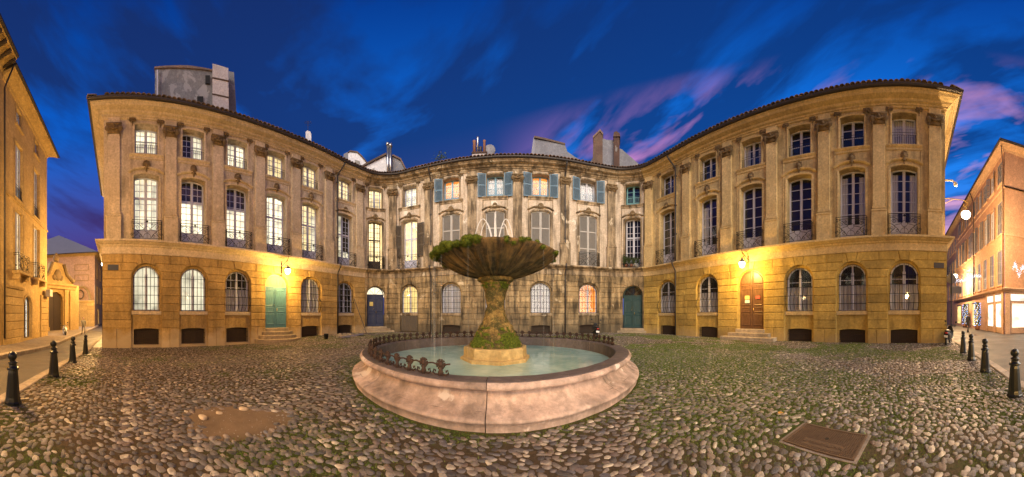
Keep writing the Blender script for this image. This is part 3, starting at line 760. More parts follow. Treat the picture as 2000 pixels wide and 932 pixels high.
def keystone(bld, mat, n):
    c, r, zs = n; a = 1.34; zt = COURSE[-1]; kx = (zt-zs)/math.tan(a)
    poly = [(c-kx, zt), (c-r*math.cos(a), zs+r*math.sin(a)), (c, zs+r), (c+r*math.cos(a), zs+r*math.sin(a)), (c+kx, zt)]
    block(poly, GP, mat, bld, name='keystone', y0=-.14, y1=-.06)

def arch_door(bld, xc, z0, w, ztop, zleaf, mat, fan, style, y=.16):
    """double door under a fanlight: z0 threshold, zleaf top of the leaves, ztop crown of the arch"""
    m = GP.frame(xc, y, z0); H = zleaf-z0; r = w/2; zs = ztop-r-z0
    mb = MB(); mb.box(-w/2, w/2, -.02, .09, H, H+.12); mb.box(-w/2-.002, w/2+.002, -.05, .07, H+.09, H+.15)
    mb.box(-.05, .05, -.05, .0, .02, H)
    strip(mb, [(-w/2, H+.15)]+arch(0, w, zs, r, 14)+[(w/2, H+.15)], [(0, -.02), (0, .08), (-.07, .08), (-.07, -.02), (0, -.02)])
    d = put(mb.mesh('door', mat), 'door', bld, m)
    for sg in (-1, 1):
        a, b = sorted((sg*.006, sg*(w/2-.01))); lf = MB(); lf.box(a, b, 0, .06, .02, H)
        lf.box(a+.02, b-.02, -.012, .001, .03, .20)
        for z0_, z1_ in ((.26, H*.36), (H*.40, H*.52), (H*.56, H-.12)) if style != 'curved' else ((.26, H*.42), (H*.48, H-.30)):
            p = [(a+.10, z0_), (b-.10, z0_), (b-.10, z1_), (a+.10, z1_)]
            if style == 'curved' and z1_ > H*.6: p = [(a+.10, z0_), (b-.10, z0_)]+[(b-.10-(b-a-.20)*i/8, z1_-.12+.2*math.sin(PI*i/8)) for i in range(9)]+[(a+.10, z0_)][:0]
            q = inset(p, .03); q2 = inset(p, .075)
            n = len(p); lf.add([(x, .0, z) for x, z in p]+[(x, -.028, z) for x, z in q]+[(x, -.008, z) for x, z in q2], [(i, (i+1) % n, n+(i+1) % n, n+i) for i in range(n)]+[(n+i, n+(i+1) % n, 2*n+(i+1) % n, 2*n+i) for i in range(n)]+[tuple(range(2*n, 3*n))])
        sub(lf.mesh('door_leaf', mat), 'door_leaf', d)
    hb = MB(); hb.box(.085, .135, -.022, .0, H*.47-.13, H*.47+.10); hb.ball((.11, -.035, H*.47), (.03, .035, .03), 8, 6); sub(hb.mesh('door_knob', 'brass', True), 'door_knob', d); hb = MB(); hb.tube([(-.12, -.03, H*.6), (-.12, -.07, H*.6-.03), (-.12, -.05, H*.6-.13)], .012, 5)
    sub(hb.mesh('door_handle', 'brass', True), 'door_handle', d)
    if fan == 'board':
        n = 7
        for i in range(n):
            x0, x1 = -w/2+.07+(w-.14)*i/n, -w/2+.07+(w-.14)*(i+1)/n; xm = (x0+x1)/2; top = zs+math.sqrt(max(.0, r*r-max(abs(x0), abs(x1))**2))-.02
            if top > H+.2: sub(MB().box(x0+.012, x1-.012, .02+.006*(i % 2), .05, H+.14, top).mesh('fan_board', 'fan_board'), 'fan_board', d)
        mb = MB(); mb.prism([(-w/2, H+.1)]+arch(0, w, zs, r, 12)+[(w/2, H+.1)], .055, .07); sub(mb.mesh('fan_backing', 'fan_board'), 'fan_backing', d)
    elif fan == 'wood':
        for sg in (-1, 1):
            A = [p for p in arch(0, w-.16, zs, r-.08, 14) if sg*p[0] >= .06]; pts = [(sg*.06, H+.2), (sg*.06, zs+math.sqrt((r-.08)**2-.06**2))]+(A if sg > 0 else A[::-1])+[(sg*(w/2-.09), H+.2)]
            q = inset(pts, .05); n = len(pts); pb = MB(); pb.add([(x, .03, z) for x, z in pts]+[(x, .0, z) for x, z in q], [(i, (i+1) % n, n+(i+1) % n, n+i) for i in range(n)]+[tuple(range(n, 2*n))])
            sub(pb.mesh('fan_panel', mat), 'fan_panel', d)
        mb = MB(); mb.box(-.05, .05, -.03, .03, H+.1, zs+r-.03); mb.prism([(-w/2, H+.1)]+arch(0, w, zs, r, 12)+[(w/2, H+.1)], .035, .06); sub(mb.mesh('fan_frame', mat), 'fan_frame', d)
    else:
        gl = MB(); gl.prism([(-w/2+.05, H+.15)]+arch(0, w-.1, zs, r-.05, 12)+[(w/2-.05, H+.15)], .035, .041); sub(gl.mesh('pane', 'pane_glass'), 'pane', d)
        mb = MB()
        for a in (PI*.25, PI*.5, PI*.75): mb.tube([(.12*math.cos(a), .03, max(zs, H+.15)), ((r-.03)*math.cos(a), .03, zs+(r-.03)*math.sin(a))], .018, 4)
        sub(mb.mesh('fan_bars', mat), 'fan_bars', d)
        bk = MB(); bk.prism([(-w/2-.1, H-.1), (w/2+.1, H-.1), (w/2+.1, zs+r+.1), (-w/2-.1, zs+r+.1)], .20, .22); sub(bk.mesh('room', fan), 'room', d)
    return d

def front(bld, b0, b1, bays, pil, walls, frames, ends):
    """one front from b0 to b1 (distance along the ring). bays: dicts; pil: pilaster pixel columns"""
    wm, bm_, tm = walls; n = len(bays); xs = [S(b['px']) for b in bays]
    bounds = [b0]+[S(p) for p in ends]+[b1]
    low = MB(); up = MB(); nich = []
    for b, x, xa, xb in zip(bays, xs, bounds, bounds[1:]):
        wn_ = b.get('wn', 1.84); zc = b.get('zc', 4.75); zs = zc-wn_/2; nich.append((x, wn_/2, zs))
        wall_band(low, GP, xa, xb, -.8, 5.5, [(x, wn_, -.75, zs, wn_/2)], y=-.075, depth=.115)
        tr = MB()
        g = b['g']; ww = wn_-.2
        if g[0] == 'win':
            zb = 1.86; ops = [(x, ww, zb, zs-.03, ww/2)]
            if b.get('cellar', 1): ops.append((x, ww-.08, -.25+b.get('cz', 0), .70, .07))
            wall_band(low, GP, x-wn_/2-.05, x+wn_/2+.05, -.8, 5.2, ops, y=.04, depth=.40)
            h = zs-.03+ww/2-zb
            window(bld, GP, x, zb, ww, h, ww/2, g[1], g[2], frames[0], g[3], panel=0, y=.20, curtain=g[4], name='ground_window')
            if g[5]: put(ground_grille(g[5] == 'belly', ww, h), 'grille', bld, GP.frame(x, .05 if g[5] == 'flat' else .0, zb+.01))
            sl = MB(); sweep(sl, GP, x-wn_/2+.005, x+wn_/2-.005, [(.04, 1.60), (-.05, 1.62), (-.07, 1.84), (.19, 1.858)]); sl.build('sill', tm, bld, GP)
            if b.get('cellar', 1):
                put(cellar_grille(round(ww-.08, 3), .98), 'cellar_grille', bld, GP.frame(x, .08, -.22+b.get('cz', 0)))
                mbk = MB(); sweep(mbk, GP, x-ww/2-.1, x+ww/2+.1, [(.36, -.5), (.36, 1.0), (.38, 1.0)]); mbk.build('cellar_room', 'vent_dark', bld, GP)
            if b.get('boards'):
                for i in range(9):
                    q = x-ww/2+ww*i/9; MB().bbox(q+.008, q+ww/9-.008, -.03, .03, .12, 1.58, .008).build('board', 'shutter_brown', bld, GP)
        else:
            zt = g[1]; wd = wn_-.06
            wall_band(low, GP, x-wn_/2-.05, x+wn_/2+.05, -.8, 5.2, [(x, wd, zt, zs, wd/2)], y=.04, depth=.40)
            arch_door(bld, x, zt, wd, zs+wd/2, g[2], g[3], g[4], g[5])
        # first floor
        f1 = b['f1']; w1 = b.get('w1', 1.56); zb1 = round(string_top(x)+.06, 2); top1 = 10.24; r1 = .14
        w2 = b.get('w2', 1.42); zb2 = 11.38; top2 = 13.28; r2 = .075
        wall_band(up, UP, xa, xb, 5.5, 13.75, [(x, w1, zb1, top1-r1, r1), (x, w2, zb2, top2-r2, r2)], y=0, depth=.72)
        h1 = round(top1-zb1, 2)
        if f1[0] == 'win':
            window(bld, UP, x, zb1, w1, h1, r1, f1[1], f1[2], f1[3], f1[4], panel=round(.75+.1*(f1[1] < 6), 2), transom=2.75 if f1[1] >= 6 else 0, y=.46, curtain=f1[5], name='tall_window', dark=b.get('dark1'))
        else: closed_shutters(bld, UP, x, zb1, w1, h1, r1, y=.10)
        if b.get('bal', 1): put(balcony_rail(b.get('bw', 1.78)), 'balcony_rail', bld, UP.frame(x, -.06, string_top(x)+.02))
        f2 = b['f2']
        window(bld, UP, x, zb2, w2, top2-zb2, r2, f2[0], f2[1], f2[2], f2[3], panel=.36 if f2[0] < 5 else 0, y=.46, curtain=f2[4], name='upper_window', dark=b.get('dark2'))
        put(guard_rail(w2, .80, f2[5] if len(f2) > 5 else 'iron'), 'guard_rail', bld, UP.frame(x, .10, zb2+.02))
        # mouldings
        A1 = arch(x, w1, top1-r1, r1); o1 = [(x-w1/2, zb1)]+A1+[(x+w1/2, zb1)]
        tr = MB(); strip(tr, o1, [(.0, .002), (.0, -.035), (.05, -.05), (.13, -.05), (.16, -.02), (.16, .002)])
        hood = [(x-w1/2-.24, top1-r1-.02), (x-w1/2-.10, top1-r1+.03)]+arch(x, w1+.1, top1-r1+.10, r1)[1:-1]+[(x+w1/2+.10, top1-r1+.03), (x+w1/2+.24, top1-r1-.02)]
        tr.build('window_surround', tm, bld, UP); tr = MB(); strip(tr, hood, [(.17, .002), (.17, -.06), (.22, -.13), (.27, -.14), (.30, -.08), (.30, .002)])
        tr.build('hood_mould', tm, bld, UP); tr = MB(); A2 = arch(x, w2, top2-r2, r2); o2 = [(x-w2/2, zb2)]+A2+[(x+w2/2, zb2)]
        strip(tr, o2, [(.0, .002), (.0, -.03), (.04, -.045), (.10, -.045), (.13, -.02), (.13, .002)])
        tr.build('window_surround', tm, bld, UP)
        hw = min(1.06, (xb-xa)/2-.38); tr = MB()
        sweep(tr, UP, x-hw, x+hw, [(.002, 11.10), (-.05, 11.12), (-.06, 11.22), (-.12, 11.28), (-.16, 11.34), (-.16, 11.37), (.28, 11.385)])
        tr.build('sill_band', tm, bld, UP)
        for sg in (-1, 1): tr = MB(); sweep(tr, UP, x+sg*(hw-.05)-.035, x+sg*(hw-.05)+.035, [(.002, zb1), (-.035, zb1), (-.035, 11.09), (.002, 11.09)]); tr.build('jamb_strip', tm, bld, UP)
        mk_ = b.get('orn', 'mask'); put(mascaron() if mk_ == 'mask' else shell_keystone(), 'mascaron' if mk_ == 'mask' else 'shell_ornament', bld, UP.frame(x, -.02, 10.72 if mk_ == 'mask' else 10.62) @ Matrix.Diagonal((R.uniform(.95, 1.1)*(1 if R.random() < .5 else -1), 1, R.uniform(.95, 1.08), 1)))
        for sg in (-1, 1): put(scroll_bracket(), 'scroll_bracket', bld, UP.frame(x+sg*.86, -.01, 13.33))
        for sd_ in b.get('sh2', ()):
            mat2, ang = b.get('shm', 'shutter_blue'), R.uniform(.10, .30)
            mm_ = UP.frame(x+sd_*(w2/2+.03), -.07, zb2-.04) @ Matrix.Rotation(-sd_*ang, 4, 'Z') @ T3(sd_*.36, 0, 0); put(shutter_leaf(.70, 1.98, mat2, 2), 'shutter', bld, mm_)
        for sd_ in b.get('sh1', ()):
            mm_ = UP.frame(x+sd_*(w1/2+.03), -.07, zb1+1.0) @ Matrix.Rotation(-sd_*.18, 4, 'Z') @ T3(sd_*.37, 0, 0); put(shutter_leaf(.70, 2.95, 'shutter_brown', 3), 'shutter', bld, mm_)
    low.build('lower_wall', bm_, bld, GP); up.build('upper_wall', wm, bld, UP)
    # ashlar piers and keystones of the ground floor
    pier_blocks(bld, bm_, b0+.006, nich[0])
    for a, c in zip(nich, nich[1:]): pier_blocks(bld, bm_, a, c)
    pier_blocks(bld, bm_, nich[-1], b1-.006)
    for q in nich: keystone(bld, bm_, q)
    # giant pilasters
    for px in pil:
        x = S(px) if not isinstance(px, tuple) else px[0]; zt = string_top(x); pw = .36
        mb = MB(); mb.bbox(x-pw, x+pw, -.18, .002, 7.60, 12.52, .015); mb.box(x-pw-.03, x+pw+.03, -.21, .002, 7.70, 7.80)
        mb.bbox(x-pw, x+pw, -.16, .002, 13.08, 13.56, .01)
        p = mb.build('pilaster', tm, bld, UP)
        pb = MB(); pb.bbox(x-pw-.08, x+pw+.08, -.27, .002, zt-.02, 7.52, .02); pb.box(x-pw-.10, x+pw+.10, -.30, .002, 7.515, 7.58); pb.box(x-pw-.06, x+pw+.06, -.24, .002, 7.575, 7.64)
        sub(pb.mesh('pedestal', tm, path=UP), 'pedestal', p)
        put(capital(), 'capital', bld, UP.frame(x, -.12, 12.50) @ Matrix.Diagonal((.95, 1, 1, 1)))
def mouldings(bld, a, b, tm, tiles=True):
    mb = MB(); sweep(mb, GP, a, b, [(-.07, 5.27), (-.155, 5.29), (-.165, 5.35), (-.12, 5.37), (-.125, 5.72), (-.2, 5.77), (-.22, 5.84), (-.32, 5.88), (-.42, 5.96), (-.5, 5.99), (-.5, 6.1), (.0, 6.16), (.3, 6.16)], .35); mb.build('string_course', tm, bld, GP)
    mb = MB(); sweep(mb, UP, a, b, [(.0, 13.50), (-.07, 13.52), (-.10, 13.60), (-.16, 13.62), (-.18, 13.68), (-.30, 13.73), (-.36, 13.82), (-.44, 13.84), (-.62, 13.90), (-.70, 13.99), (-.76, 14.02), (-.76, 14.10), (0, 14.12)], .35); mb.build('cornice', tm, bld, UP)
    mb = MB(); g = [(-.77+.11*math.cos(t)-.06, 14.17+.11*math.sin(t)) for t in [PI+PI*i/6 for i in range(7)]]
    sweep(mb, UP, a, b, [(-.72, 14.17)]+g[::-1]+[(-.95, 14.19)], .35); gt = mb.build('gutter', 'gutter', bld, UP)
    mb = MB(); sweep(mb, UP, a, b, [(-.86, 14.15), (-.86, 14.20), (3.8, 15.55), (8, 14.4), (8, 6.0)], .6, caps=False); rf = mb.build('roof', 'tile_mat', bld, UP)
    if tiles:
        n = int((b-a)/.30)
        for i in range(n):
            x = a+(b-a)*(i+.5)/n; sub(roof_tile(), 'roof_tile', rf, UP.frame(x, -.93+R.uniform(-.02, .02), 14.235+R.uniform(-.012, .016), .15))

s712, s1258 = S(712), S(1258)
sL, sR = 6, UP.L-6
CW = ('curtain_white', 1.55, 'full'); CW2 = ('curtain_white', 2.8, 'full')
left = thing('left_townhouse', 'ochre classical townhouse with brightly lit windows on the left side of the square', 'building', (A_[0], 8, -.3))
LW = lambda m, c=None: ('win', 8, 2, 'frame_lilac', m, c)
GC = ('lit_soft', 3.7, 'sides'); GL = ('lit_soft', 3.7, 'left')
front(left, sA, s712, [
    dict(px=286, g=('win', 1, 1, 'lit_soft', None, 'flat'), f1=LW('lit_white', GC), f2=(5, 2, 'frame_lilac', 'lit_white', None)),
    dict(px=378, dark1=(-.5, .5, .68, 1), dark2=(-.5, -.02, 0, 1), g=('win', 1, 1, 'lit_soft', None, 'flat'), f1=LW('lit_white'), f2=(5, 2, 'frame_lilac', 'lit_soft', None)),
    dict(px=464, dark1=(-.5, .5, .68, 1), g=('win', 5, 2, 'room_dark', CW, 'belly'), f1=LW('lit_white'), f2=(5, 2, 'frame_lilac', 'lit_white', None)),
    dict(px=540, zc=4.72, g=('door', .66, 3.62, 'door_teal', 'board', 'plain'), f1=LW('lit_white', GL), f2=(5, 2, 'frame_lilac', 'lit_cream', None)),
    dict(px=607, g=('win', 5, 2, 'room_dark', CW2, 'belly'), f1=LW('lit_cream', GC), f2=(5, 2, 'frame_lilac', 'lit_cream', None)),
    dict(px=674, dark1=(.05, .5, .3, 1), g=('win', 5, 2, 'room_dark', ('curtain_white', 2.8, 'left'), 'belly'), f1=LW('lit_soft'), f2=(5, 2, 'frame_lilac', 'lit_cream', None), orn='shell'),
    ], [(sA+.62,), 333, 425, 507, 577, 641, 701], ('ochre_wall', 'ochre_block', 'ochre_trim'), ('frame_lilac',), [333, 425, 507, 577, 650])
mouldings(left, sL, s712, 'ochre_trim')
back = thing('rear_townhouse', 'weathered grey-brown townhouse with blue and grey shutters at the back of the square', 'building', (0, 20.3, 0))
front(back, s712, s1258, [
    dict(px=733, wn=1.72, zc=4.5, g=('door', .55, 3.55, 'door_blue', 'lit_white', 'curved'), w1=1.25, w2=1.2, bw=1.5, f1=('win', 8, 2, 'frame_dark', 'lit_cream', None), f2=(5, 2, 'frame_lilac', 'lit_cream', None), orn='shell'),
    dict(px=800, wn=1.74, zc=4.62, cellar=0, boards=1, g=('win', 1, 1, 'lit_yellow', None, 'flat'), w1=1.42, w2=1.3, bw=1.9, f1=('win', 6, 2, 'frame_lilac', 'lit_cream', None), f2=(5, 2, 'frame_lilac', 'lit_white', None), sh1=(-1, 1), orn='shell'),
    dict(px=881, zc=4.65, cz=.25, g=('win', 4, 1, 'room_dark', CW2, 'flat'), f1=('shut',), bal=0, f2=(3, 1, 'frame_blue', 'lit_orange', None, 'frame_blue'), sh2=(-1,), orn='shell'),
    dict(px=967, zc=4.65, cz=.25, g=('win', 4, 1, 'room_dark', CW2, 'flat'), f1=('shut',), bal=0, f2=(3, 1, 'frame_blue', 'room_dark', ('curtain_white', 1.8, 'full'), 'frame_blue'), sh2=(-1, 1), orn='shell'),
    dict(px=1056, zc=4.65, cz=.25, g=('win', 4, 1, 'room_dark', CW2, 'flat'), f1=('shut',), bal=0, f2=(3, 1, 'frame_blue', 'lit_orange', None, 'frame_blue'), sh2=(-1, 1), orn='shell'),
    dict(px=1149, zc=4.65, cz=.25, g=('win', 1, 1, 'lit_orange', None, 'flat'), f1=('shut',), f2=(3, 1, 'frame_pale', 'room_dark', ('curtain_white', 1.8, 'full'), 'frame_blue'), sh2=(-1, 1), orn='shell'),
    dict(px=1236, wn=1.86, zc=4.45, g=('door', .42, 3.40, 'door_teal_dark', 'room_dark', 'curved'), w1=1.4, w2=1.3, bw=1.6, f1=('win', 6, 2, 'frame_pale', 'room_dark', None), f2=(3, 1, 'frame_teal', 'room_dark', None, 'frame_teal'), orn='shell'),
    ], [767, 838, 922, 1011, 1103, 1194], ('grey_wall', 'grey_block', 'grey_trim'), ('frame_pale',), [767, 838, 922, 1011, 1103, 1194])
mouldings(back, s712, s1258, 'grey_trim')
right = thing('right_townhouse', 'golden ochre classical townhouse with dark windows on the right side of the square', 'building', (B_[0], 8, 0))
RWn = lambda c: ('win', 5, 1, 'frame_pale', 'room_dark', c)
SC = ('curtain_white', 3.8, 'sides')
front(right, s1258, sB, [
    dict(px=1303, g=('win', 3, 1, 'room_dark', CW, 'belly'), f1=RWn(None), f2=(3, 1, 'frame_pale', 'room_dark', None), orn='shell'),
    dict(px=1382, g=('win', 3, 1, 'room_dark', CW, 'belly'), f1=RWn(('curtain_white', 3.8, 'left')), f2=(3, 1, 'frame_pale', 'room_dark', None)),
    dict(px=1467, zc=4.78, g=('door', .66, 3.58, 'door_brown', 'wood', 'plain'), f1=RWn(None), f2=(3, 1, 'frame_pale', 'room_dark', ('curtain_white', 1.85, 'sides'))),
    dict(px=1561, g=('win', 3, 1, 'room_dark', CW, 'belly'), f1=RWn(None), f2=(3, 1, 'frame_pale', 'room_dark', None)),
    dict(px=1664, g=('win', 3, 1, 'room_dark', CW, 'flat'), f1=RWn(SC), f2=(3, 1, 'frame_pale', 'room_dark', None)),
    dict(px=1766, g=('win', 3, 1, 'room_dark', CW, 'belly'), f1=RWn(SC), f2=(3, 1, 'frame_pale', 'room_dark', ('curtain_white', 1.85, 'full'))),
    ], [1268, 1342, 1421, 1508, 1610, 1717, (sB-.62,)], ('gold_wall', 'gold_block', 'gold_trim'), ('frame_pale',), [1335, 1421, 1508, 1610, 1717])
mouldings(right, s1258, sR, 'gold_trim')
for bld, a, b, wm, bm_ in ((left, sL, sA, 'ochre_wall', 'ochre_block'), (right, sB, sR, 'gold_wall', 'gold_block')):   # street sides
    mb = MB(); wall_band(mb, GP, a, b, -.8, 5.5, (), y=-.1); mb.build('street_wall_lower', bm_, bld, GP)
    mb = MB(); wall_band(mb, UP, a, b, 5.5, 13.75, (), y=0); mb.build('street_wall_upper', wm, bld, UP)
# downpipes
def downpipe(bld, px, low=True, z1=6.2, bend=0):
    x = S(px); mb = MB(); top = [(x+bend, -.82, 14.08), (x+bend, -.80, 13.92), (x+bend*.6, -.5, 13.6), (x, -.20, 13.25), (x, -.17, 13.0)]
    mb.tube(top+[(x, -.17, 10), (x, -.20, 7.7), (x, -.20, string_top(x)+.05)], .058, 8)
    for z in (12.6, 10.3, 8): mb.tube([(x-.08, -.17, z), (x+.08, -.17, z)], .075, 8)
    mb.build('downpipe', 'pipe_dark', bld, UP, True)
    if low: mb = MB(); mb.tube([(x, -.62, 6.2), (x, -.60, 5.9), (x, -.22, 5.4), (x, -.19, 5.0), (x, -.19, -.1)], .055, 8); mb.build('downpipe', 'pipe_dark', bld, GP, True)
downpipe(left, 657, True, bend=.25); downpipe(right, 1322, True, bend=-.3); downpipe(back, 1103); downpipe(back, 843)

# ------------------------------------------------------------------ steps, lamps and fittings on the fronts
def steps(bld, px, zt, n, kind, w0, grow):
    x = S(px); m = GP.frame(x, -.11, 0); m.col[2][2] = 1.0
    ps = thing('door_steps', kind[1], 'steps', tuple(m.translation)); zg = gz(m.translation.x, m.translation.y)-.12
    hs = (zt-gz(m.translation.x, m.translation.y))/n
    for i in range(n):
        w = w0/2+grow*(n-1-i); dp = .22+.30*(n-1-i); za = zg if i == 0 else gz(m.translation.x, m.translation.y)+hs*i-.001; zb = gz(m.translation.x, m.translation.y)+hs*(i+1)
        if kind[0] == 'round':
            nose = [(w*math.cos(t), -dp*math.sin(t)**.8 if 0 < t < PI else 0) for t in [PI*k/14 for k in range(15)]]
            poly = [(w, .14)]+nose+[(-w, .14)]
        else: poly = [(w, .14), (w, -dp), (-w, -dp), (-w, .14)]
        q = []
        mb = MB(); nn = len(poly); top = inset(poly, .02)
        mb.add([(a, b, za) for a, b in poly]+[(a, b, zb-.025) for a, b in poly]+[(a, b, zb) for a, b in top], [(k, (k+1) % nn, nn+(k+1) % nn, nn+k) for k in range(nn)]+[(nn+k, nn+(k+1) % nn, 2*nn+(k+1) % nn, 2*nn+k) for k in range(nn)]+[tuple(range(2*nn, 3*nn))])
        mb.build('step', 'step_stone', ps, mtx=m)
    return ps
steps(left, 540, .66, 4, ('round', 'rounded stone steps below the teal door on the left'), 1.9, .26)
steps(right, 1467, .66, 3, ('square', 'straight stone steps below the brown door on the right'), 2.0, .42)
steps(back, 733, .52, 3, ('square', 'pale stone steps below the blue door in the left corner'), 2.0, .28)
steps(back, 1236, .40, 2, ('square', 'low stone steps below the dark teal door in the right corner'), 2.1, .22)
# notices and name plates
def plate(path, x, z, w, h, mat, name, label, cat, y=-.135, dots=0):
    o = MB().bbox(-w/2, w/2, -.02, .01, -h/2, h/2, .008).build(name, mat, None, mtx=path.frame(x, y, z)); return tag(o, label, cat)
plate(GP, S(221), 4.46, .66, .34, 'plate_blue', 'street_plate', 'dark enamel street name plate at the corner of the left townhouse', 'sign')
plate(GP, S(1833), 4.46, .60, .32, 'plate_blue', 'street_plate', 'dark enamel street name plate at the corner of the right townhouse', 'sign')
plate(GP, S(1458), 2.85, .34, .26, 'paper_yellow', 'notice', 'yellow notice pinned on the left leaf of the brown door', 'notice', y=.125)
plate(GP, S(1458), 2.58, .34, .22, 'paper_white', 'notice', 'white notice under the yellow one on the brown door', 'notice', y=.125)
plate(GP, S(1479), 2.84, .30, .20, 'paper_red', 'notice', 'red notice on the right leaf of the brown door', 'notice', y=.125)
plate(GP, S(726), 2.75, .34, .40, 'paper_yellow', 'notice', 'cream paper notice on the left leaf of the blue door', 'notice', y=.125)

def wall_lamp(path, x, z, side, power, label):
    """wrought bracket with a hanging bell lantern"""
    m = path.frame(x, -.12, z); t = thing('wall_lantern', label, 'lamp', tuple(m.translation), 'lanterns on the fronts of the square')
    mb = MB(); d = .95
    mb.box(-.03, .03, -.04, .02, -.05, .95); mb.tube([(0, -.02, .62), (0, -.5, .80), (0, -d, .98), (0, -d-.12, 1.1), (0, -d-.08, 1.18)], .02, 6)
    mb.tube([(0, -.02, .12), (0, -.45, .48), (0, -d+.06, .92)], .015, 6); scroll(mb, 0, .5, .12, 0, 1.3, -.08)
    mb.tube([(0, -d, .97), (0, -d, .72)], .012, 6); mb.tube([(.17*math.cos(a), -d, .42+.29*math.sin(a)) for a in [PI*i/10 for i in range(11)]], .010, 5)
    mb.build('bracket', 'iron', t, mtx=m)
    mb = MB(); mb.lathe([(.0, .60), (.035, .60), (.045, .53), (.09, .47), (.15, .40), (.185, .34), (.195, .30), (.17, .30), (.0, .33)], 18, (0, -d, 0)); mb.build('lamp_hood', 'lamp_cap', t, mtx=m, smooth=True)
    mb = MB(); mb.lathe([(.178, .31), (.185, .22), (.165, .10), (.12, .01), (.06, -.03), (.0, -.04)], 18, (0, -d, 0)); mb.build('lamp_globe', 'lamp_glass', t, mtx=m, smooth=True)
    L = bpy.data.lights.new('lamp_light', 'POINT'); L.energy = power; L.color = (1.0, .58, .13); L.shadow_soft_size = .10
    o = bpy.data.objects.new('lamp_light', L); COL.objects.link(o); o.parent = t; p = m @ Vector((0, -d, -.14)); o.matrix_parent_inverse = t.matrix_basis.inverted(); o.location = p
    return t
wall_lamp(UP, S(548), 4.42, 1, 760, 'lit bell lantern on an iron bracket beside the teal door')
wall_lamp(UP, S(1463), 4.58, -1, 760, 'lit bell lantern on an iron bracket above the brown door')

# ------------------------------------------------------------------ fountain
FX, FY = 7.36*math.sin(az(968)), 7.36*math.cos(az(968))
FA = math.atan2(-FY, -FX)                    # direction from the fountain to the viewer
fo = thing('fountain', 'round stone fountain with a mossy bowl on a pedestal in the middle of the square', 'fountain', (FX, FY, 0))
def nz(p, k=1.0, s=0): return (math.sin(p[0]*3.1*k+s)+math.sin(p[1]*3.7*k+1.3+s)+math.sin(p[2]*4.3*k+2.1+s)+math.sin((p[0]+p[2])*6.1*k+s)*.6+math.sin((p[1]-p[2])*7.7*k+s)*.6)/4
prof = [(3.98, -.2), (4.0, .0), (4.015, .125), (4.05, .135), (4.06, .165), (4.05, .19), (4.0, .205), (3.975, .222), (3.92, .24), (3.83, .275), (3.745, .325), (3.69, .385), (3.665, .445), (3.67, .49), (3.77, .503), (3.845, .53), (3.865, .57), (3.85, .61), (3.805, .632)]
cut = [FA+math.radians(a) for a in (-2, 33, 69, 105, 141, 178, 215, 251, 287, 322)]
for i, a in enumerate(cut):
    b = cut[(i+1) % len(cut)]; b = b+2*PI if b < a else b
    g_ = .0018; mb = MB(); mb.lathe(prof, 22, (FX, FY, 0), a+g_, b-g_)
    mb.v = [(x+(x-FX)*.0025*nz((x, y, z), 3, i), y+(y-FY)*.0025*nz((x, y, z), 3, i), z+.006*nz((x, y, z), 2.5, i+4)*(z > .02)) for x, y, z in mb.v]
    m = len(prof); n1 = 23
    st_ = [mb.v[k*n1] for k in range(m)]; en_ = [mb.v[k*n1+22] for k in range(m)]; mb.add(st_+[(x*.955+FX*.045, y*.955+FY*.045, z) for x, y, z in st_], [(k, k+1, m+k+1, m+k) for k in range(m-1)]); mb.add(en_+[(x*.955+FX*.045, y*.955+FY*.045, z) for x, y, z in en_], [(k, k+1, m+k+1, m+k) for k in range(m-1)])
    st = mb.build('basin_stone', 'rose_stone', fo, smooth=True)
    rm = MB(); rm.lathe([(3.81, .60), (3.80, .641), (3.74, .648), (3.46, .640), (3.43, .62), (3.42, .10)], 22, (FX, FY, 0), a+g_*.7, b-g_*.7)
    rm.v = [(x, y, z+.005*nz((x, y, z), 4, i)) for x, y, z in rm.v]; rm.build('rim_slab', 'rim_dark', fo, smooth=False)
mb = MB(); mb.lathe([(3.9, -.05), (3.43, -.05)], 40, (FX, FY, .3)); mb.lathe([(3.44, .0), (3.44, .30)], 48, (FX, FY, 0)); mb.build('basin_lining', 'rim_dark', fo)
mb = MB(); n = 64; mb.add([(FX, FY, .30)]+[(FX+3.435*math.cos(2*PI*k/n), FY+3.435*math.sin(2*PI*k/n), .30) for k in range(n)], [(0, 1+k, 1+(k+1) % n) for k in range(n)])
struct(mb.build('fountain_water', 'water'))
mb = MB(); mb.lathe([(1.05, .0), (1.05, .36), (1.03, .39), (.97, .40), (.955, .43), (.95, .66), (.93, .69), (.5, .71)], 8, (FX, FY, 0), .2, .2+2*PI)
mb.v = [(x, y, z+.012*nz((x, y, z), 3)) for x, y, z in mb.v]; mb.build('plinth', 'yellow_block', fo)
mb = MB(); mb.lathe([(.80, .66), (.77, .74), (.71, .84), (.645, .96), (.57, 1.10), (.53, 1.20), (.51, 1.28), (.42, 1.38), (.34, 1.52), (.305, 1.68), (.295, 1.85), (.29, 2.0), (.30, 2.15), (.32, 2.28), (.37, 2.38), (.41, 2.47), (.42, 2.55), (.44, 2.6)], 44, (FX, FY, 0))
def rough_(v, amp, k, s=0):
    out = []
    for x, y, z in v:
        w = amp*(nz((x, y, z), k, s)+.6*nz((x, y, z), k*2.7, s+3)); dx, dy = x-FX, y-FY; L = math.hypot(dx, dy) or 1; out.append((x+dx/L*w, y+dy/L*w, z+.4*w*math.sin(z*9)))
    return out
mb.v = rough_(mb.v, .06, 2.6); 
mb.build('pedestal', 'moss_stone', fo, smooth=True)
mb = MB(); mb.lathe([(.42, 2.58), (.50, 2.60), (.545, 2.635), (.55, 2.68), (.53, 2.71), (.48, 2.72)], 32, (FX, FY, 0)); mb.v = rough_(mb.v, .012, 3); mb.build('collar', 'moss_stone', fo, smooth=True)
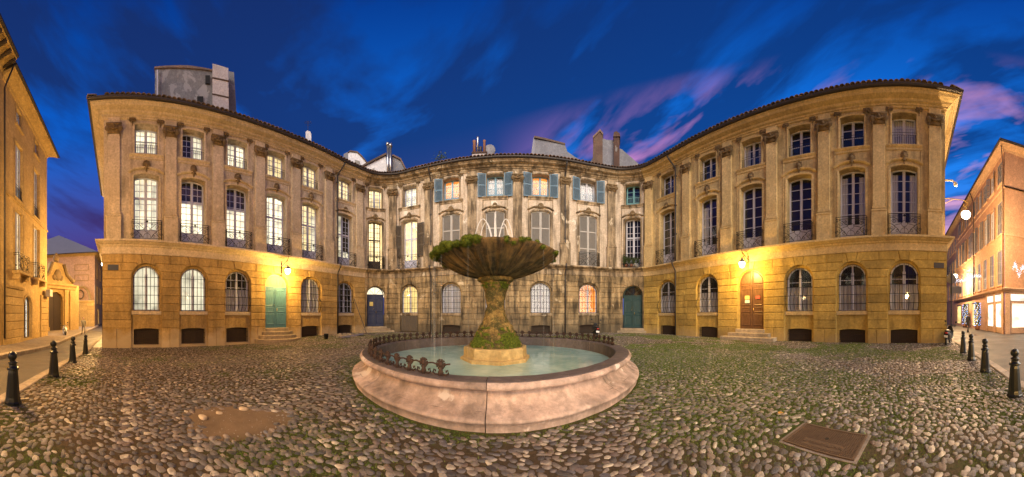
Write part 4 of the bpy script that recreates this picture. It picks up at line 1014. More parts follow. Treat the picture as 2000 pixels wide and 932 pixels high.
mb = MB(); nb = 168; bp = [(.46, 2.71), (.60, 2.735), (.80, 2.79), (1.02, 2.875), (1.22, 2.97), (1.42, 3.075), (1.60, 3.175), (1.74, 3.265), (1.81, 3.325), (1.825, 3.37), (1.79, 3.39), (1.70, 3.375), (1.5, 3.26), (.8, 3.12), (.05, 3.1)]
mb.lathe(bp, nb, (FX, FY, 0)); out = []
for i, (x, y, z) in enumerate(mb.v):
    r = math.hypot(x-FX, y-FY); a = math.atan2(y-FY, x-FX); k = (.036*math.sin(a*34)+.024*math.sin(a*53+2)+.016*math.sin(a*17+z*6)+.03*nz((x, y, z), 2.4)) * ((1-.75*sm((z-3.08)/.22)) if i < nb*10 else .3)
    k *= min(1, r/1.2); out.append((x+(x-FX)/r*k, y+(y-FY)/r*k, z-k*.55))
mb.v = out; mb.build('bowl', 'bowl_stone', fo, smooth=True)
# moss: cushions along the rim and on the pedestal, furred with small leaves
def moss_mesh(cush, leaf=90):
    mb = MB()
    for c, r in cush:
        s0 = len(mb.v); mb.ball(c, r, 10, 7)
        for i in range(s0, len(mb.v)):
            x, y, z = mb.v[i]; w = 1+.22*nz((x, y, z), 5); mb.v[i] = (c[0]+(x-c[0])*w, c[1]+(y-c[1])*w, c[2]+(z-c[2])*w)
        for _ in range(int(leaf*(r[0]/.12)**1.3)):
            u = Vector((R.gauss(0, 1), R.gauss(0, 1), R.gauss(0, 1))).normalized(); p = Vector((c[0]+u.x*r[0], c[1]+u.y*r[1], c[2]+u.z*r[2])); t = Vector((R.gauss(0, 1), R.gauss(0, 1), R.gauss(0, 1))).normalized()*.012
            q = p+u*R.uniform(.012, .04)+t+Vector((0, 0, -.018 if u.z < .3 else 0)); mb.add([p-t*.6, p+t*.6, q], [(0, 1, 2)])
    return mb
cush = []
for i in range(200):
    th = R.uniform(0, 2*PI); a = FA+th                         # th measured from the viewer; negative side = left in the picture
    leftness = .5-.5*math.sin(th)*1.0
    sx_ = math.sin(th)
    dens = .35+.65*max(0, -sx_) if math.cos(th) > -.6 else .6
    if R.random() > dens: continue
    big = .05+.075*max(0, -sx_)*R.uniform(.5, 1)+.025*R.random()
    if abs(sx_+.35) < .12 and math.cos(th) > 0: big = .12
    rr = 1.78+R.uniform(-.06, .05); cush.append(((FX+rr*math.cos(a), FY+rr*math.sin(a), 3.37+R.uniform(-.07, .04)), (big*R.uniform(.8, 1.5), big*R.uniform(.8, 1.5), big*R.uniform(.5, .85))))
for k_ in range(9):
    a = FA-.25-.14*k_; rr = 1.80; big = .10+.035*math.sin(k_*2.2); cush.append(((FX+rr*math.cos(a), FY+rr*math.sin(a), 3.37-.012*k_), (big, big, big*.9)))
o = moss_mesh(cush, 260).build('rim_moss', 'moss', fo, smooth=True); o['kind'] = 'stuff'
cush = []
for i in range(420):
    z = R.choice([R.uniform(.70, 1.25), R.uniform(.70, .95), R.uniform(.70, 1.1), R.uniform(2.36, 2.56)]); rb = float(np.interp(z, [.62, .82, .95, 1.1, 1.3, 1.56, 1.85, 2.28, 2.5], [.80, .72, .65, .57, .50, .33, .295, .32, .41]))
    a = FA+R.choice([R.gauss(-.7, .25), R.gauss(.5, .35), R.gauss(0, 1.2), R.gauss(.9, .2)])+(.3 if 1.3 < z < 2.3 else 0); b = R.uniform(.02, .055)*(.6 if z > 1.3 else 1.1)
    cush.append(((FX+(rb-.01)*math.cos(a), FY+(rb-.01)*math.sin(a), z), (b, b, b*.7)))
o = moss_mesh(cush, 160).build('pedestal_moss', 'moss', fo, smooth=True); o['kind'] = 'stuff'
# water jets and the threads falling from the bowl
mb = MB(); mb.tube([(FX, FY, 3.1), (FX+.005, FY, 4.0), (FX-.01, FY, 4.5), (FX, FY, 4.74)], [.035, .03, .02, .006], 7); mb.build('water_jet', 'water_jet', fo, smooth=True)
for a, rr, hh in ((PI, .62, 1.30), (PI*.92, .50, 1.22), (.05, .50, 1.28), (.16, .40, 1.15), (-PI/2, .42, 1.2), (PI/2, .42, 1.2)):
    pts = []
    for i in range(17):
        t = i/16*1.75; pts.append((FX+rr*t*math.cos(a)*.62, FY+rr*t*math.sin(a)*.62, 3.2+hh*(1-(t-1)**2)))
    MB().tube(pts, [.018-.0004*i for i in range(17)], 6).build('water_jet', 'water_jet', fo, smooth=True)
mb = MB()
for i in range(9):
    th = R.choice([R.gauss(-1.25, .22), R.gauss(-1.1, .3), R.gauss(-.9, .4), R.gauss(1.2, .4)]); a = FA+th; r0 = 1.84+R.uniform(-.05, .06); x, y = FX+r0*math.cos(a), FY+r0*math.sin(a)
    mb.tube([(x, y, 3.22), (x+.01*R.gauss(0, 1), y, 2.2), (x+.015*R.gauss(0, 1), y+.01, .31)], R.uniform(.001, .0028), 4)
o = mb.build('water_threads', 'water_thread', fo); o['kind'] = 'stuff'
# cast-iron palmette railing along the rim
def palmette():
    mb = MB()
    for i in range(11):
        a = 2*PI*i/11+.2; mb.tube([(.03*math.cos(a), -.012, .185+.03*math.sin(a)), (.082*math.cos(a), .004, .185+.082*math.sin(a))], [.010, .020], 5)
    mb.ball((0, -.014, .185), (.046, .026, .046), 8, 6); mb.tube([(0, 0, 0), (0, 0, .15)], [.045, .026], 6); mb.ball((0, 0, .055), (.055, .03, .03), 8, 5)
    for sg in (-1, 1):
        mb.tube([(sg*.03, 0, .02), (sg*.10, 0, .015), (sg*.14, 0, .05), (sg*.125, 0, .095), (sg*.095, 0, .085), (sg*.10, 0, .06)], .014, 5)
        mb.tube([(sg*.05, 0, .165), (sg*.11, 0, .19), (sg*.165, 0, .20)], .014, 5)
    return mb.mesh('palmette', 'iron_rust', True)
pm_ = palmette(); N = 52
for i in range(N):
    a = FA-math.radians(14)-math.radians(262)*i/(N-1)
    m = T3(FX+3.62*math.cos(a), FY+3.62*math.sin(a), .642) @ Matrix.Rotation(a+PI/2, 4, 'Z') @ Matrix.Rotation(R.uniform(-.06, .06), 4, 'X')
    put(pm_, 'palmette', fo, m)

# ------------------------------------------------------------------ ground
def kerb_y(x): return float(np.interp(x, [-60, -14, -7, 0, 5, 7.5, 14, 60], [-2.25, -2.2, -2.17, -2.4, -2.74, -3.0, -3.5, -4.2]))
xs = np.unique(np.concatenate([[-900, -400, -160, -80, -45], np.arange(-30, -15.5, 1.0), np.arange(-15.5, 15, .25), np.arange(15, 24, 1.0), [24, 45, 80, 160, 400, 900]])); ys = np.unique(np.concatenate([[-900, -300, -100, -50], np.arange(-30, -3.5, 1.0), np.arange(-3.5, 20.5, .25), np.arange(20.5, 30, 1.0), [30, 60, 150, 400, 900]]))
mb = MB(); mb.v = [(x, y, gz(x, y)+.004) for x in xs for y in ys]; ny = len(ys)
mb.f = [(i*ny+j, (i+1)*ny+j, (i+1)*ny+j+1, i*ny+j+1) for i in range(len(xs)-1) for j in range(ny-1)]
ground = struct(mb.build('ground', 'earth')); GV = np.array(mb.v)
def sheet(name, xa, xb, f0, f1, dz, mat, step=1.0, parent=None):
    k = np.arange(xa, xb+.01, step); mb = MB(); m = 6
    for x in k:
        for j in range(m+1): y = f0(x)+(f1(x)-f0(x))*j/m; mb.v.append((x, y, gz(x, y)+dz))
    mb.f = [(i*(m+1)+j, (i+1)*(m+1)+j, (i+1)*(m+1)+j+1, i*(m+1)+j+1) for i in range(len(k)-1) for j in range(m)]
    return struct(mb.build(name, mat))
sheet('street', -70, 70, lambda x: -16 if x > 0 else -5.2, lambda x: kerb_y(x)-.12, +.010, 'asphalt')
sheet('street_apron', -70, -14.6, lambda x: kerb_y(x)-.1, lambda x: -1.2, +.012, 'asphalt'); sheet('street_apron', 14.0, 70, lambda x: kerb_y(x)-.1, lambda x: -2.4, +.012, 'asphalt')
pav = sheet('pavement', -70, -1, lambda x: -9.5, lambda x: -4.72, .17, 'pave_mat')
kerb = struct(MB().box(-.01, .01, -2.4, -2.39, -.3, -.28).build('kerb', 'kerb_mat'))
def kerbstones(parent, xa, xb, fy, w, h, dz, step):
    x = xa
    while x < xb:
        L = step*R.uniform(.85, 1.15); x2 = min(x+L, xb); mb = MB(); y0, y1 = fy(x), fy(x2); b = .018
        P = lambda q, y, z: (q, y, gz(q, y)+z+dz)
        g_ = .006; a_, c_ = x+g_, x2-g_; r = R.uniform(-.004, .006)
        mb.add([P(a_, y0-w/2, -h), P(c_, y1-w/2, -h), P(c_, y1+w/2, -h), P(a_, y0+w/2, -h), P(a_, y0-w/2, r-b), P(c_, y1-w/2, r-b), P(c_, y1+w/2, r-b), P(a_, y0+w/2, r-b), P(a_+b, y0-w/2+b, r), P(c_-b, y1-w/2+b, r), P(c_-b, y1+w/2-b, r), P(a_+b, y0+w/2-b, r)],
               [(0,1,5,4),(1,2,6,5),(2,3,7,6),(3,0,4,7),(4,5,9,8),(5,6,10,9),(6,7,11,10),(7,4,8,11),(8,9,10,11)])
        mb.build('kerb_stone', 'kerb_mat', parent); x = x2
kerbstones(kerb, -24, 24, lambda x: kerb_y(x), .26, .2, .03, 1.0)
kerbstones(pav, -40, -2, lambda x: -4.60, .30, .30, .19, .9)

# ---- river cobbles
def vnoise(x, y, s, seed):
    g = np.random.default_rng(seed).random((64, 64)); u = (x*s) % 63; v = (y*s) % 63; i = u.astype(int); j = v.astype(int); a = u-i; b = v-j; a = a*a*(3-2*a); b = b*b*(3-2*b)
    return g[i, j]*(1-a)*(1-b)+g[i+1, j]*a*(1-b)+g[i, j+1]*(1-a)*b+g[i+1, j+1]*a*b
def gzv(x, y):
    s_ = lambda t: (lambda q: q*q*(3-2*q))(np.clip(t, 0, 1)); return -.42*s_((-x-5.5)/9.5)*(1-s_((y-7)/9))-.05*s_((x-7)/7)
SAND = at_ground(462, 823)[:2]; MH = at_ground(1614, 862)[:2]
court = np.array([tuple(q) for q in UP.p[1:-1]])
def inside(px, py):
    poly = np.concatenate([court, [[14.2, -3.3], [7.5, -2.85], [5, -2.6], [0, -2.25], [-7, -2.03], [-14.9, -2.05]]]); r = np.zeros(len(px), bool); j = len(poly)-1
    for i in range(len(poly)):
        xi, yi = poly[i]; xj, yj = poly[j]; c = ((yi > py) != (yj > py)) & (px < (xj-xi)*(py-yi)/(yj-yi+1e-12)+xi); r ^= c; j = i
    return r
def sand_r(x, y):                            # <1 inside the bare patch
    dx, dy = x-SAND[0], y-SAND[1]; a = az(462); t = dx*math.cos(a)-dy*math.sin(a); r = dx*math.sin(a)+dy*math.cos(a); an = np.arctan2(r, t)
    return np.hypot(t/.76, r/.52)/(1+.10*np.sin(an*3+1)+.07*np.sin(an*5))
mha = math.radians(20)                       # lie of the drain cover
def mh_in(x, y, m=0):
    dx, dy = x-MH[0], y-MH[1]; u = dx*MHX[0]+dy*MHX[1]; v = -dx*MHX[1]+dy*MHX[0]; return (np.abs(u) < .52+m) & (np.abs(v) < .33+m)
c_a = np.array(at_ground(1575, 830)[:2]); c_b = np.array(at_ground(1690, 853)[:2]); MHX = (c_b-c_a)/np.linalg.norm(c_b-c_a)
sx1, sy1 = .114, .074
gx, gy = np.meshgrid(np.arange(-15.2, 14.6, sx1), np.arange(-3.2, 20.4, sy1)); gx = gx+(np.arange(gx.shape[0]) % 2)[:, None]*sx1/2
gx, gy = gx.ravel(), gy.ravel()
warp = vnoise(gx+40, gy+40, .35, 3)-.5; gy = gy+warp*.9; gx = gx+(vnoise(gx+40, gy+40, .3, 9)-.5)*.9
gx = gx+rng.normal(0, .024, gx.size); gy = gy+rng.normal(0, .018, gy.size)
D = np.hypot(gx, gy); keep = inside(gx, gy) & (np.hypot(gx-FX, gy-FY) > 4.08) & (sand_r(gx, gy) > .86+.2*rng.random(gx.size)) & ~mh_in(gx, gy, .05) & (D > 1.9)
azp = np.arctan2(gx, gy); keep &= np.abs(azp) < 2.25
keep &= rng.random(gx.size) > np.where(D > 11, .25, .05)
for px in (540, 733, 1236): q = UP.pt(S(px), -.3); keep &= np.hypot(gx-q.x, gy-q.y) > 1.0
q = UP.pt(S(1467), -.3); keep &= np.hypot(gx-q.x, gy-q.y) > 1.2
gx, gy, D = gx[keep], gy[keep], D[keep]; n = len(gx)
la = rng.uniform(.047, .070, n)*np.where(rng.random(n) < .10, 1.35, 1); lb = rng.uniform(.031, .045, n)*np.where(rng.random(n) < .10, 1.25, 1); hz = rng.uniform(.017, .028, n); sml = rng.random(n) < .22; la[sml] *= .72; lb[sml] *= .78; rot = rng.normal(0, .38, n)+(vnoise(gx+40, gy+40, .5, 21)-.5)*2.0
tone = np.clip(rng.beta(1.3, 1.5, n)*.92+.12*(vnoise(gx+40, gy+40, .8, 5)-.5), 0, .93); tone = np.where(rng.random(n) < .045, 1.0, tone)
for x0, y0, x1, y1 in ((-2.6, -.02, -9, .1), (3.2, -.28, 9.5, -.75), (4.3, -1.1, 10.5, -2.0), (4.2, 4.2, 9.5, 9.0)):           # guide rows of bigger pale stones
    L = math.hypot(x1-x0, y1-y0); t = ((gx-x0)*(x1-x0)+(gy-y0)*(y1-y0))/L; d = np.abs(-(gx-x0)*(y1-y0)+(gy-y0)*(x1-x0))/L
    on = (d < .055) & (t > 0) & (t < L); la[on] = .066; lb[on] = .055; rot[on] = math.atan2(y1-y0, x1-x0)+PI/2; tone[on] = rng.choice([.62, .7, 1.0, .5], on.sum())
near = (sand_r(gx, gy) < 1.18); hz[near] *= 1.5
order = np.argsort(D); infr = (np.abs(np.arctan2(gx, gy)) < 2.08) & (D > 2.38)
big = [i for i in order if infr[i]][:300]; bigset = np.zeros(n, bool); bigset[big] = True
def dome(nu, nv, seed):
    r_ = random.Random(seed); vs = []; fs = []
    ph = [r_.uniform(0, 6.28) for _ in range(4)]
    for j in range(nv):
        t = (j/(nv-1))*1.0; cz_ = math.cos(t*PI*.62); zz = math.copysign(abs(cz_)**.5, cz_)
        rr = math.sin(t*PI*.62)**.62 if t > 0 else 0
        for i in range(nu):
            a = 2*PI*i/nu; w = 1+.11*math.sin(2*a+ph[0])+.10*math.sin(3*a+ph[1])+.06*math.sin(5*a+ph[2]); sq = 1/max(abs(math.cos(a))**3+abs(math.sin(a))**3, .6)**.33
            if j == 0: continue
            vs.append((rr*w*sq*math.cos(a), rr*w*sq*math.sin(a), zz*(1+.10*math.sin(a+ph[3])*rr)))
    vs = [(0, 0, 1.0)]+vs
    fs += [(0, 1+i, 1+(i+1) % nu) for i in range(nu)]
    for j in range(nv-2): fs += [(1+j*nu+i, 1+(j+1)*nu+i, 1+(j+1)*nu+(i+1) % nu, 1+j*nu+(i+1) % nu) for i in range(nu)]
    return np.array(vs), fs
TB = [dome(12, 5, s) for s in range(7)]
for q, (v_, f_) in enumerate(TB):
    mb = MB(); mb.v = [tuple(p) for p in v_]; mb.f = f_; CACHE[('cob', q)] = mb.mesh('cobblestone', 'cobble_one', True)
for i in big:
    m = T3(gx[i], gy[i], gz(gx[i], gy[i])-.008+R.uniform(-.005, .004)) @ Matrix.Rotation(rot[i], 4, 'Z') @ Matrix.Rotation(R.gauss(0, .10), 4, 'X') @ Matrix.Diagonal((la[i], lb[i], hz[i], 1))
    sub(CACHE[('cob', R.randrange(7))], 'cobblestone', ground, m)
def scatter(name, idx, temps, mat, z0):
    V = []; F3 = []; F4 = []; TN = []; off = 0; idx = np.array(idx); var = rng.integers(0, len(temps), len(idx))
    for q, (v_, f_) in enumerate(temps):
        ii = idx[var == q]
        if not len(ii): continue
        c, s_ = np.cos(rot[ii])[:, None], np.sin(rot[ii])[:, None]; X = v_[None, :, 0]*la[ii][:, None]; Y = v_[None, :, 1]*lb[ii][:, None]
        x = gx[ii][:, None]+X*c-Y*s_; y = gy[ii][:, None]+X*s_+Y*c; z = gzv(gx[ii], gy[ii])[:, None]+z0+v_[None, :, 2]*hz[ii][:, None]+X*rng.normal(0, .09, len(ii))[:, None]
        V.append(np.stack([x, y, z], 2).reshape(-1, 3)); nv = v_.shape[0]; base = off+np.arange(len(ii))*nv
        for L_, dst in ((3, F3), (4, F4)):
            f = np.array([p for p in f_ if len(p) == L_])
            if len(f): dst.append((base[:, None, None]+f[None]).reshape(-1, L_))
        TN.append(np.repeat(tone[ii], nv)); off += len(ii)*nv
    V = np.concatenate(V); loops = np.concatenate([np.concatenate(F3).ravel() if F3 else np.zeros(0, int), np.concatenate(F4).ravel() if F4 else np.zeros(0, int)])
    n3 = sum(len(f) for f in F3); n4 = sum(len(f) for f in F4); st = np.concatenate([np.arange(n3)*3, n3*3+np.arange(n4)*4])
    me = bpy.data.meshes.new(name); me.vertices.add(len(V)); me.vertices.foreach_set('co', V.ravel().astype(np.float32)); me.loops.add(len(loops)); me.loops.foreach_set('vertex_index', loops.astype(np.int32))
    me.polygons.add(n3+n4); me.polygons.foreach_set('loop_start', st.astype(np.int32)); me.update(calc_edges=True)
    a = me.attributes.new('tone', 'FLOAT', 'POINT'); a.data.foreach_set('value', np.concatenate(TN).astype(np.float32)); me.materials.append(MAT[mat]); me.shade_smooth()
    o = bpy.data.objects.new(name, me); COL.objects.link(o); o.parent = ground; o['kind'] = 'stuff'; return o
idx = np.arange(n)
scatter('cobbles', idx[(D < 5.5) & ~bigset], [dome(10, 4, s) for s in range(6)], 'cobble', -.009)
scatter('cobbles', idx[(D >= 5.5) & (D < 11) & ~bigset], [dome(7, 3, s) for s in range(6)], 'cobble', -.009)
scatter('cobbles', idx[(D >= 11) & ~bigset], [dome(6, 3, s) for s in range(5)], 'cobble', -.009)
# ---- grass and moss in the joints
def moss_at(qx, qy, fd):
    mos = vnoise(qx+40, qy+40, .42, 31)*.60+vnoise(qx+40, qy+40, 1.6, 33)*.40
    want = np.clip((mos-.43)*5, 0, 1)*.9+np.clip(1-(fd-4.05)/.4, 0, 1)*.8+.05
    want = want+np.clip(1.15-np.hypot((qx-5.4)/3.0, (qy-5.4)/4.2), 0, 1)*1.2+np.clip(1.1-np.hypot((qx-4.0)/2.6, (qy-1.6)/1.6), 0, 1)*.8
    want = want*np.where(qx < -6, .35, 1)*(.35+1.3*vnoise(qx+40, qy+40, 3.1, 35)); return np.where(sand_r(qx, qy) < .95, 0, np.clip(want, 0, 1.2))
at_ = ground.data.attributes.new('moss', 'FLOAT', 'POINT'); at_.data.foreach_set('value', np.clip(moss_at(GV[:, 0], GV[:, 1], np.hypot(GV[:, 0]-FX, GV[:, 1]-FY)), 0, 1).astype(np.float32))
m_ = 1500000; qx = rng.uniform(-15, 14.2, m_); qy = rng.uniform(-2.6, 20, m_); d = np.hypot(qx, qy); fd = np.hypot(qx-FX, qy-FY)
want = moss_at(qx, qy, fd)
ok = inside(qx, qy) & (fd > 4.03) & (rng.random(m_) < want*np.clip(9/(d+3), .2, 1)) & ~mh_in(qx, qy, .0) & (np.abs(np.arctan2(qx, qy)) < 2.2) & (d > 2)
qx, qy = qx[ok], qy[ok]; m_ = len(qx); an = rng.uniform(0, 6.28, m_); hh = rng.uniform(.008, .024, m_)*np.clip(.7+np.hypot(qx, qy)*.06, .8, 1.5)*(1+.6*(rng.random(m_) < .06)); wd = rng.uniform(.004, .009, m_)*(1+np.hypot(qx, qy)*.05); z = gzv(qx, qy)+.003; print('BLADES', m_, 'COBBLES', n)
V = np.stack([np.stack([qx+wd*np.cos(an), qy+wd*np.sin(an), z], 1), np.stack([qx-wd*np.cos(an), qy-wd*np.sin(an), z], 1), np.stack([qx+rng.normal(0, .012, m_), qy+rng.normal(0, .012, m_), z+hh], 1)], 1).reshape(-1, 3)
me = bpy.data.meshes.new('grass'); me.vertices.add(len(V)); me.vertices.foreach_set('co', V.ravel().astype(np.float32)); me.loops.add(len(V)); me.loops.foreach_set('vertex_index', np.arange(len(V), dtype=np.int32)); me.polygons.add(m_); me.polygons.foreach_set('loop_start', (np.arange(m_)*3).astype(np.int32)); me.update(calc_edges=True); me.materials.append(MAT['grass'])
gr = bpy.data.objects.new('grass', me); COL.objects.link(gr); gr['kind'] = 'stuff'; gr['label'] = 'short grass and moss growing between the cobbles'; gr['category'] = 'grass'
# ---- bare sandy patch with loose stones
mb = MB(); a0 = az(462)
NA, NR = 48, 7
for j in range(NR+1):
    for i in range(NA):
        an = 2*PI*i/NA; w = (j/NR)*1.16*(1+.10*math.sin(an*3+1)+.07*math.sin(an*5)); t, r = .76*w*math.cos(an), .52*w*math.sin(an)
        x = SAND[0]+t*math.cos(a0)+r*math.sin(a0); y = SAND[1]-t*math.sin(a0)+r*math.cos(a0); mb.v.append((x, y, gz(x, y)+.009-.002*(j/NR)+.003*nz((x*3, y*3, 0), 1.5)))
mb.f = [(j*NA+i, j*NA+(i+1) % NA, (j+1)*NA+(i+1) % NA, (j+1)*NA+i) for j in range(NR) for i in range(NA)]
struct(mb.build('sand_patch', 'sand', smooth=True))
k = NB('pale_pebble'); k.done(k.pbsdf(k.mix(k.ramp(k.noise(k.pos(), 20, 4), [(.4, 0), (.7, .6)]), (.58, .45, .30), (.36, .26, .17)), .7, nrm=k.bump(k.noise(k.pos(), 60, 4), .4, .01)))
for px, py, s_, lab in ((396, 818, .065, 'pale oval loose stone lying on the left of the sandy patch'), (475, 801, .062, 'tan loose stone at the back edge of the sandy patch'), (428, 809, .042, 'small white loose stone between two bigger ones on the sandy patch')):
    x, y, z = at_ground(px, py); v_, f_ = dome(12, 6, px); mb = MB(); mb.v = [tuple(p) for p in v_]; mb.f = f_
    tag(mb.build('loose_stone', 'pale_pebble', None, smooth=True, mtx=T3(x, y, z+.012) @ Matrix.Rotation(R.uniform(0, 1), 4, 'Z') @ Matrix.Diagonal((s_*1.25, s_*.8, s_*.62, 1))), lab, 'stone')
mb = MB()
for i in range(110):
    an, w = R.uniform(0, 6.28), R.random()**.5*1.02; t, r = .76*w*math.cos(an), .52*w*math.sin(an); x, y = SAND[0]+t*math.cos(a0)+r*math.sin(a0), SAND[1]-t*math.sin(a0)+r*math.cos(a0); s_ = R.uniform(.003, .009)*(1+.8*(w > .85)); v_, f_ = dome(6, 3, i)
    mb.add([(x+p[0]*s_*1.2, y+p[1]*s_, gz(x, y)+.008+p[2]*s_*.6) for p in v_], f_)
o = mb.build('sand_grit', 'rubble', smooth=True); o['kind'] = 'stuff'; o['label'] = 'small grit and pebbles strewn over the sandy patch'; o['category'] = 'grit'
# ---- cast drain cover
mt = Matrix.Identity(4); mt.col[0][:3] = (MHX[0], MHX[1], 0); mt.col[1][:3] = (-MHX[1], MHX[0], 0); mt.col[3][:3] = (MH[0], MH[1], gz(*MH)+.018)
dc = thing('drain_cover', 'rectangular rusty cast-iron cover set in the cobbles on the right', 'drain cover', tuple(mt.translation))
mb = MB(); mb.box(-.44, .44, -.265, .265, -.03, .0)
for i in range(30):
    for j in range(17):
        x, y = -.42+.84*i/29, -.245+.49*j/16
        if (abs(x) < .27 and -.20 < y < -.05) or math.hypot(x, y-.02) < .03: continue
        mb.box(x-.008, x+.008, y-.008, y+.008, -.001, .006)
mb.build('cover_plate', 'rust_plate', dc, mtx=mt)
mb = MB(); mb.box(-.47, .47, -.295, -.267, -.04, .008); mb.box(-.47, .47, .267, .295, -.04, .008); mb.box(-.47, -.442, -.267, .267, -.04, .008); mb.box(.442, .47, -.267, .267, -.04, .008); mb.build('cover_frame', 'rust_plate', dc, mtx=mt)
mb = MB(); mb.lathe([(.0, .004), (.022, .004), (.026, .0065), (.0, .0065)], 12, (0, .02, 0)); mb.build('key_hole', 'rubber', dc, mtx=mt)
mb = MB(); x = -.26
while x < .25:                                # worn raised lettering, no longer readable
    w = R.uniform(.014, .026); mb.box(x, x+.006, -.15, -.095, 0, .007)
    if R.random() < .7: mb.box(x+.006, x+w, R.choice([-.15, -.125, -.102]), R.choice([-.118, -.095])+.0, 0, .0065)
    mb.box(x+w, x+w+.006, -.15, -.095, 0, .007); x += w+.018
mb.build('worn_lettering', 'rust_plate', dc, mtx=mt)
mb = MB()
for (x0, x1, y0, y1) in ((-.51, .51, -.335, -.297), (-.51, .51, .297, .33), (-.52, -.472, -.297, .297), (.472, .51, -.297, .297)): mb.box(x0, x1, y0, y1, -.05, -.010+R.uniform(0, .006))
mb.build('mortar_border', 'pave_mat', dc, mtx=mt)
x, y, z = at_ground(1525, 811); lf = MB(); lf.add([(0, 0, .03), (.05, .01, .02), (.03, .04, .035), (.0, .06, .02), (-.04, .035, .04), (-.055, .0, .02), (-.02, -.03, .03), (.02, -.05, .02)], [(0, 1, 2), (0, 2, 3), (0, 3, 4), (0, 4, 5), (0, 5, 6), (0, 6, 7), (0, 7, 1)])
tag(lf.build('fallen_leaf', 'dry_leaf', None, mtx=T3(x, y, z+.015)), 'yellow fallen leaf lying on the moss near the drain cover', 'leaf')
# ---- bollards
def bollard_meshes():
    a = MB(); a.lathe([(.0, -.25), (.165, -.25), (.165, .045), (.150, .06), (.142, .10), (.135, .13), (.118, .32), (.098, .56), (.088, .62)], 10)
    b = MB(); b.lathe([(.086, .615), (.115, .625), (.120, .65), (.105, .67), (.085, .68), (.072, .70), (.075, .73), (.095, .745), (.085, .765), (.05, .78)], 20)
    c = MB(); c.lathe([(.045, .77), (.06, .785)]+[(.088*math.cos(t), .865+.088*math.sin(t)) for t in [-1.0+2.57*i/10 for i in range(11)]], 20)
    d = MB(); d.lathe([(.19, -.2), (.19, .012), (.16, .016)], 14)
    return [('shaft', a.mesh('bollard_shaft', 'bollard_paint')), ('collar', b.mesh('bollard_collar', 'bollard_paint', True)), ('ball', c.mesh('bollard_ball', 'bollard_paint', True)), ('foot', d.mesh('bollard_foot', 'bollard_paint'))]
BM = bollard_meshes()
for i, (px, py, lab) in enumerate(((25, 788, 'black cast-iron bollard nearest the camera in the left row'), (105, 736, 'second black bollard of the left row'), (142, 709, 'third black bollard of the left row'), (167, 692, 'last black bollard of the left row, by the townhouse corner'),
        (1982, 774, 'black cast-iron bollard nearest the camera in the right row'), (1924, 727, 'second black bollard of the right row'), (1897, 704, 'third black bollard of the right row'), (1881, 690, 'last black bollard of the right row, by the townhouse corner'))):
    x, y, z = at_ground(px, py); t = thing('bollard', lab, 'bollard', (x, y, z), 'bollards along the street edge')
    for nm, me in BM: put(me, nm, t, T3(x, y, z) @ Matrix.Rotation(R.uniform(0, 1), 4, 'Z') @ Matrix.Rotation(R.gauss(0, .008), 4, 'X'))

# ------------------------------------------------------------------ roofscape behind the fronts
def ray(px, py, D): a = az(px); return Vector((D*math.sin(a), D*math.cos(a), EYE+(614-py)/FPX*D))
def slab(name, label, cat, pts, D, depth, mat, parent=None):
    """upright gable or stack: outline in a plane square to the sight line at distance D, with real depth behind it"""
    pm = sum(p[0] for p in pts)/len(pts); a = az(pm); n = Vector((math.sin(a), math.cos(a), 0)); t = Vector((math.cos(a), -math.sin(a), 0)); P = []
    for px, py in pts:
        b = az(px)-a; u = D*math.tan(b); P.append((u, EYE+(614-py)/FPX*D/math.cos(b)))
    m = Matrix.Identity(4); m.col[0][:3] = t; m.col[1][:3] = n; m.col[3][:3] = n*D
    mb = MB(); mb.prism(P, 0, depth); o = mb.build(name, mat, parent, mtx=m)
    if label: tag(o, label, cat)
    return o, m, P
tw = thing('plaster_tower', 'tall blotchy grey plaster tower house rising behind the left townhouse roof', 'building', (-19, 6, 0))
slab('wall', None, None, [(302, 240), (303, 131), (368, 129), (416, 137), (416, 240)], 18.3, 5, 'plaster_old', tw)
slab('chimney_breast', None, None, [(415, 240), (415, 124), (446, 133), (447, 240)], 18.0, 2.2, 'plaster_pink', tw)
slab('side_wall', None, None, [(446.5, 240), (446.5, 139), (457, 141), (463, 240)], 18.8, 5, 'plaster_old', tw)
for x0, x1, y0, y1 in ((401, 410, 147, 163), (385, 397, 188, 206)): slab('window', None, None, [(x0, y1), (x0, y0), (x1, y0), (x1, y1)], 18.28, .3, 'room_dark', tw)
for y in (150, 182, 208): slab('ledge', None, None, [(414.5, y+2), (414.5, y), (447, y+7), (447, y+9)], 17.95, .1, 'brickish', tw)
slab('coping', None, None, [(301, 133), (302, 130), (368, 127.5), (416, 135.5), (416, 138)], 18.2, 5.2, 'tile_mat', tw)
slab('rain_pipe', None, None, [(306, 240), (306, 136), (308.5, 136), (308.5, 240)], 18.22, .1, 'frame_pale', tw)
h1 = thing('white_house', 'white house with an arched gable behind the roofs left of centre', 'building', (-11, 26, 0))
slab('wall', None, None, [(679, 350), (680, 298), (684, 295), (697, 297), (706, 305), (718, 320), (722, 350)], 27, 4, 'plaster_white', h1)
slab('window', None, None, [(693, 334), (693, 312), (703, 315), (703, 334)], 26.95, .2, 'shutter_grey', h1); slab('eave', None, None, [(679, 298), (684, 293.5), (698, 295.5), (707, 303.5), (719, 319), (718, 321), (706, 306), (697, 298), (684, 296)], 26.9, 4, 'tile_mat', h1)
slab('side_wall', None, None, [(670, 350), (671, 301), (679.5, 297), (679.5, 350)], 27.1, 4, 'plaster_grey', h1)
h2 = thing('white_house', 'white house with a lean-to roof and twin flue pipes left of centre', 'building', (-9, 25, 0))
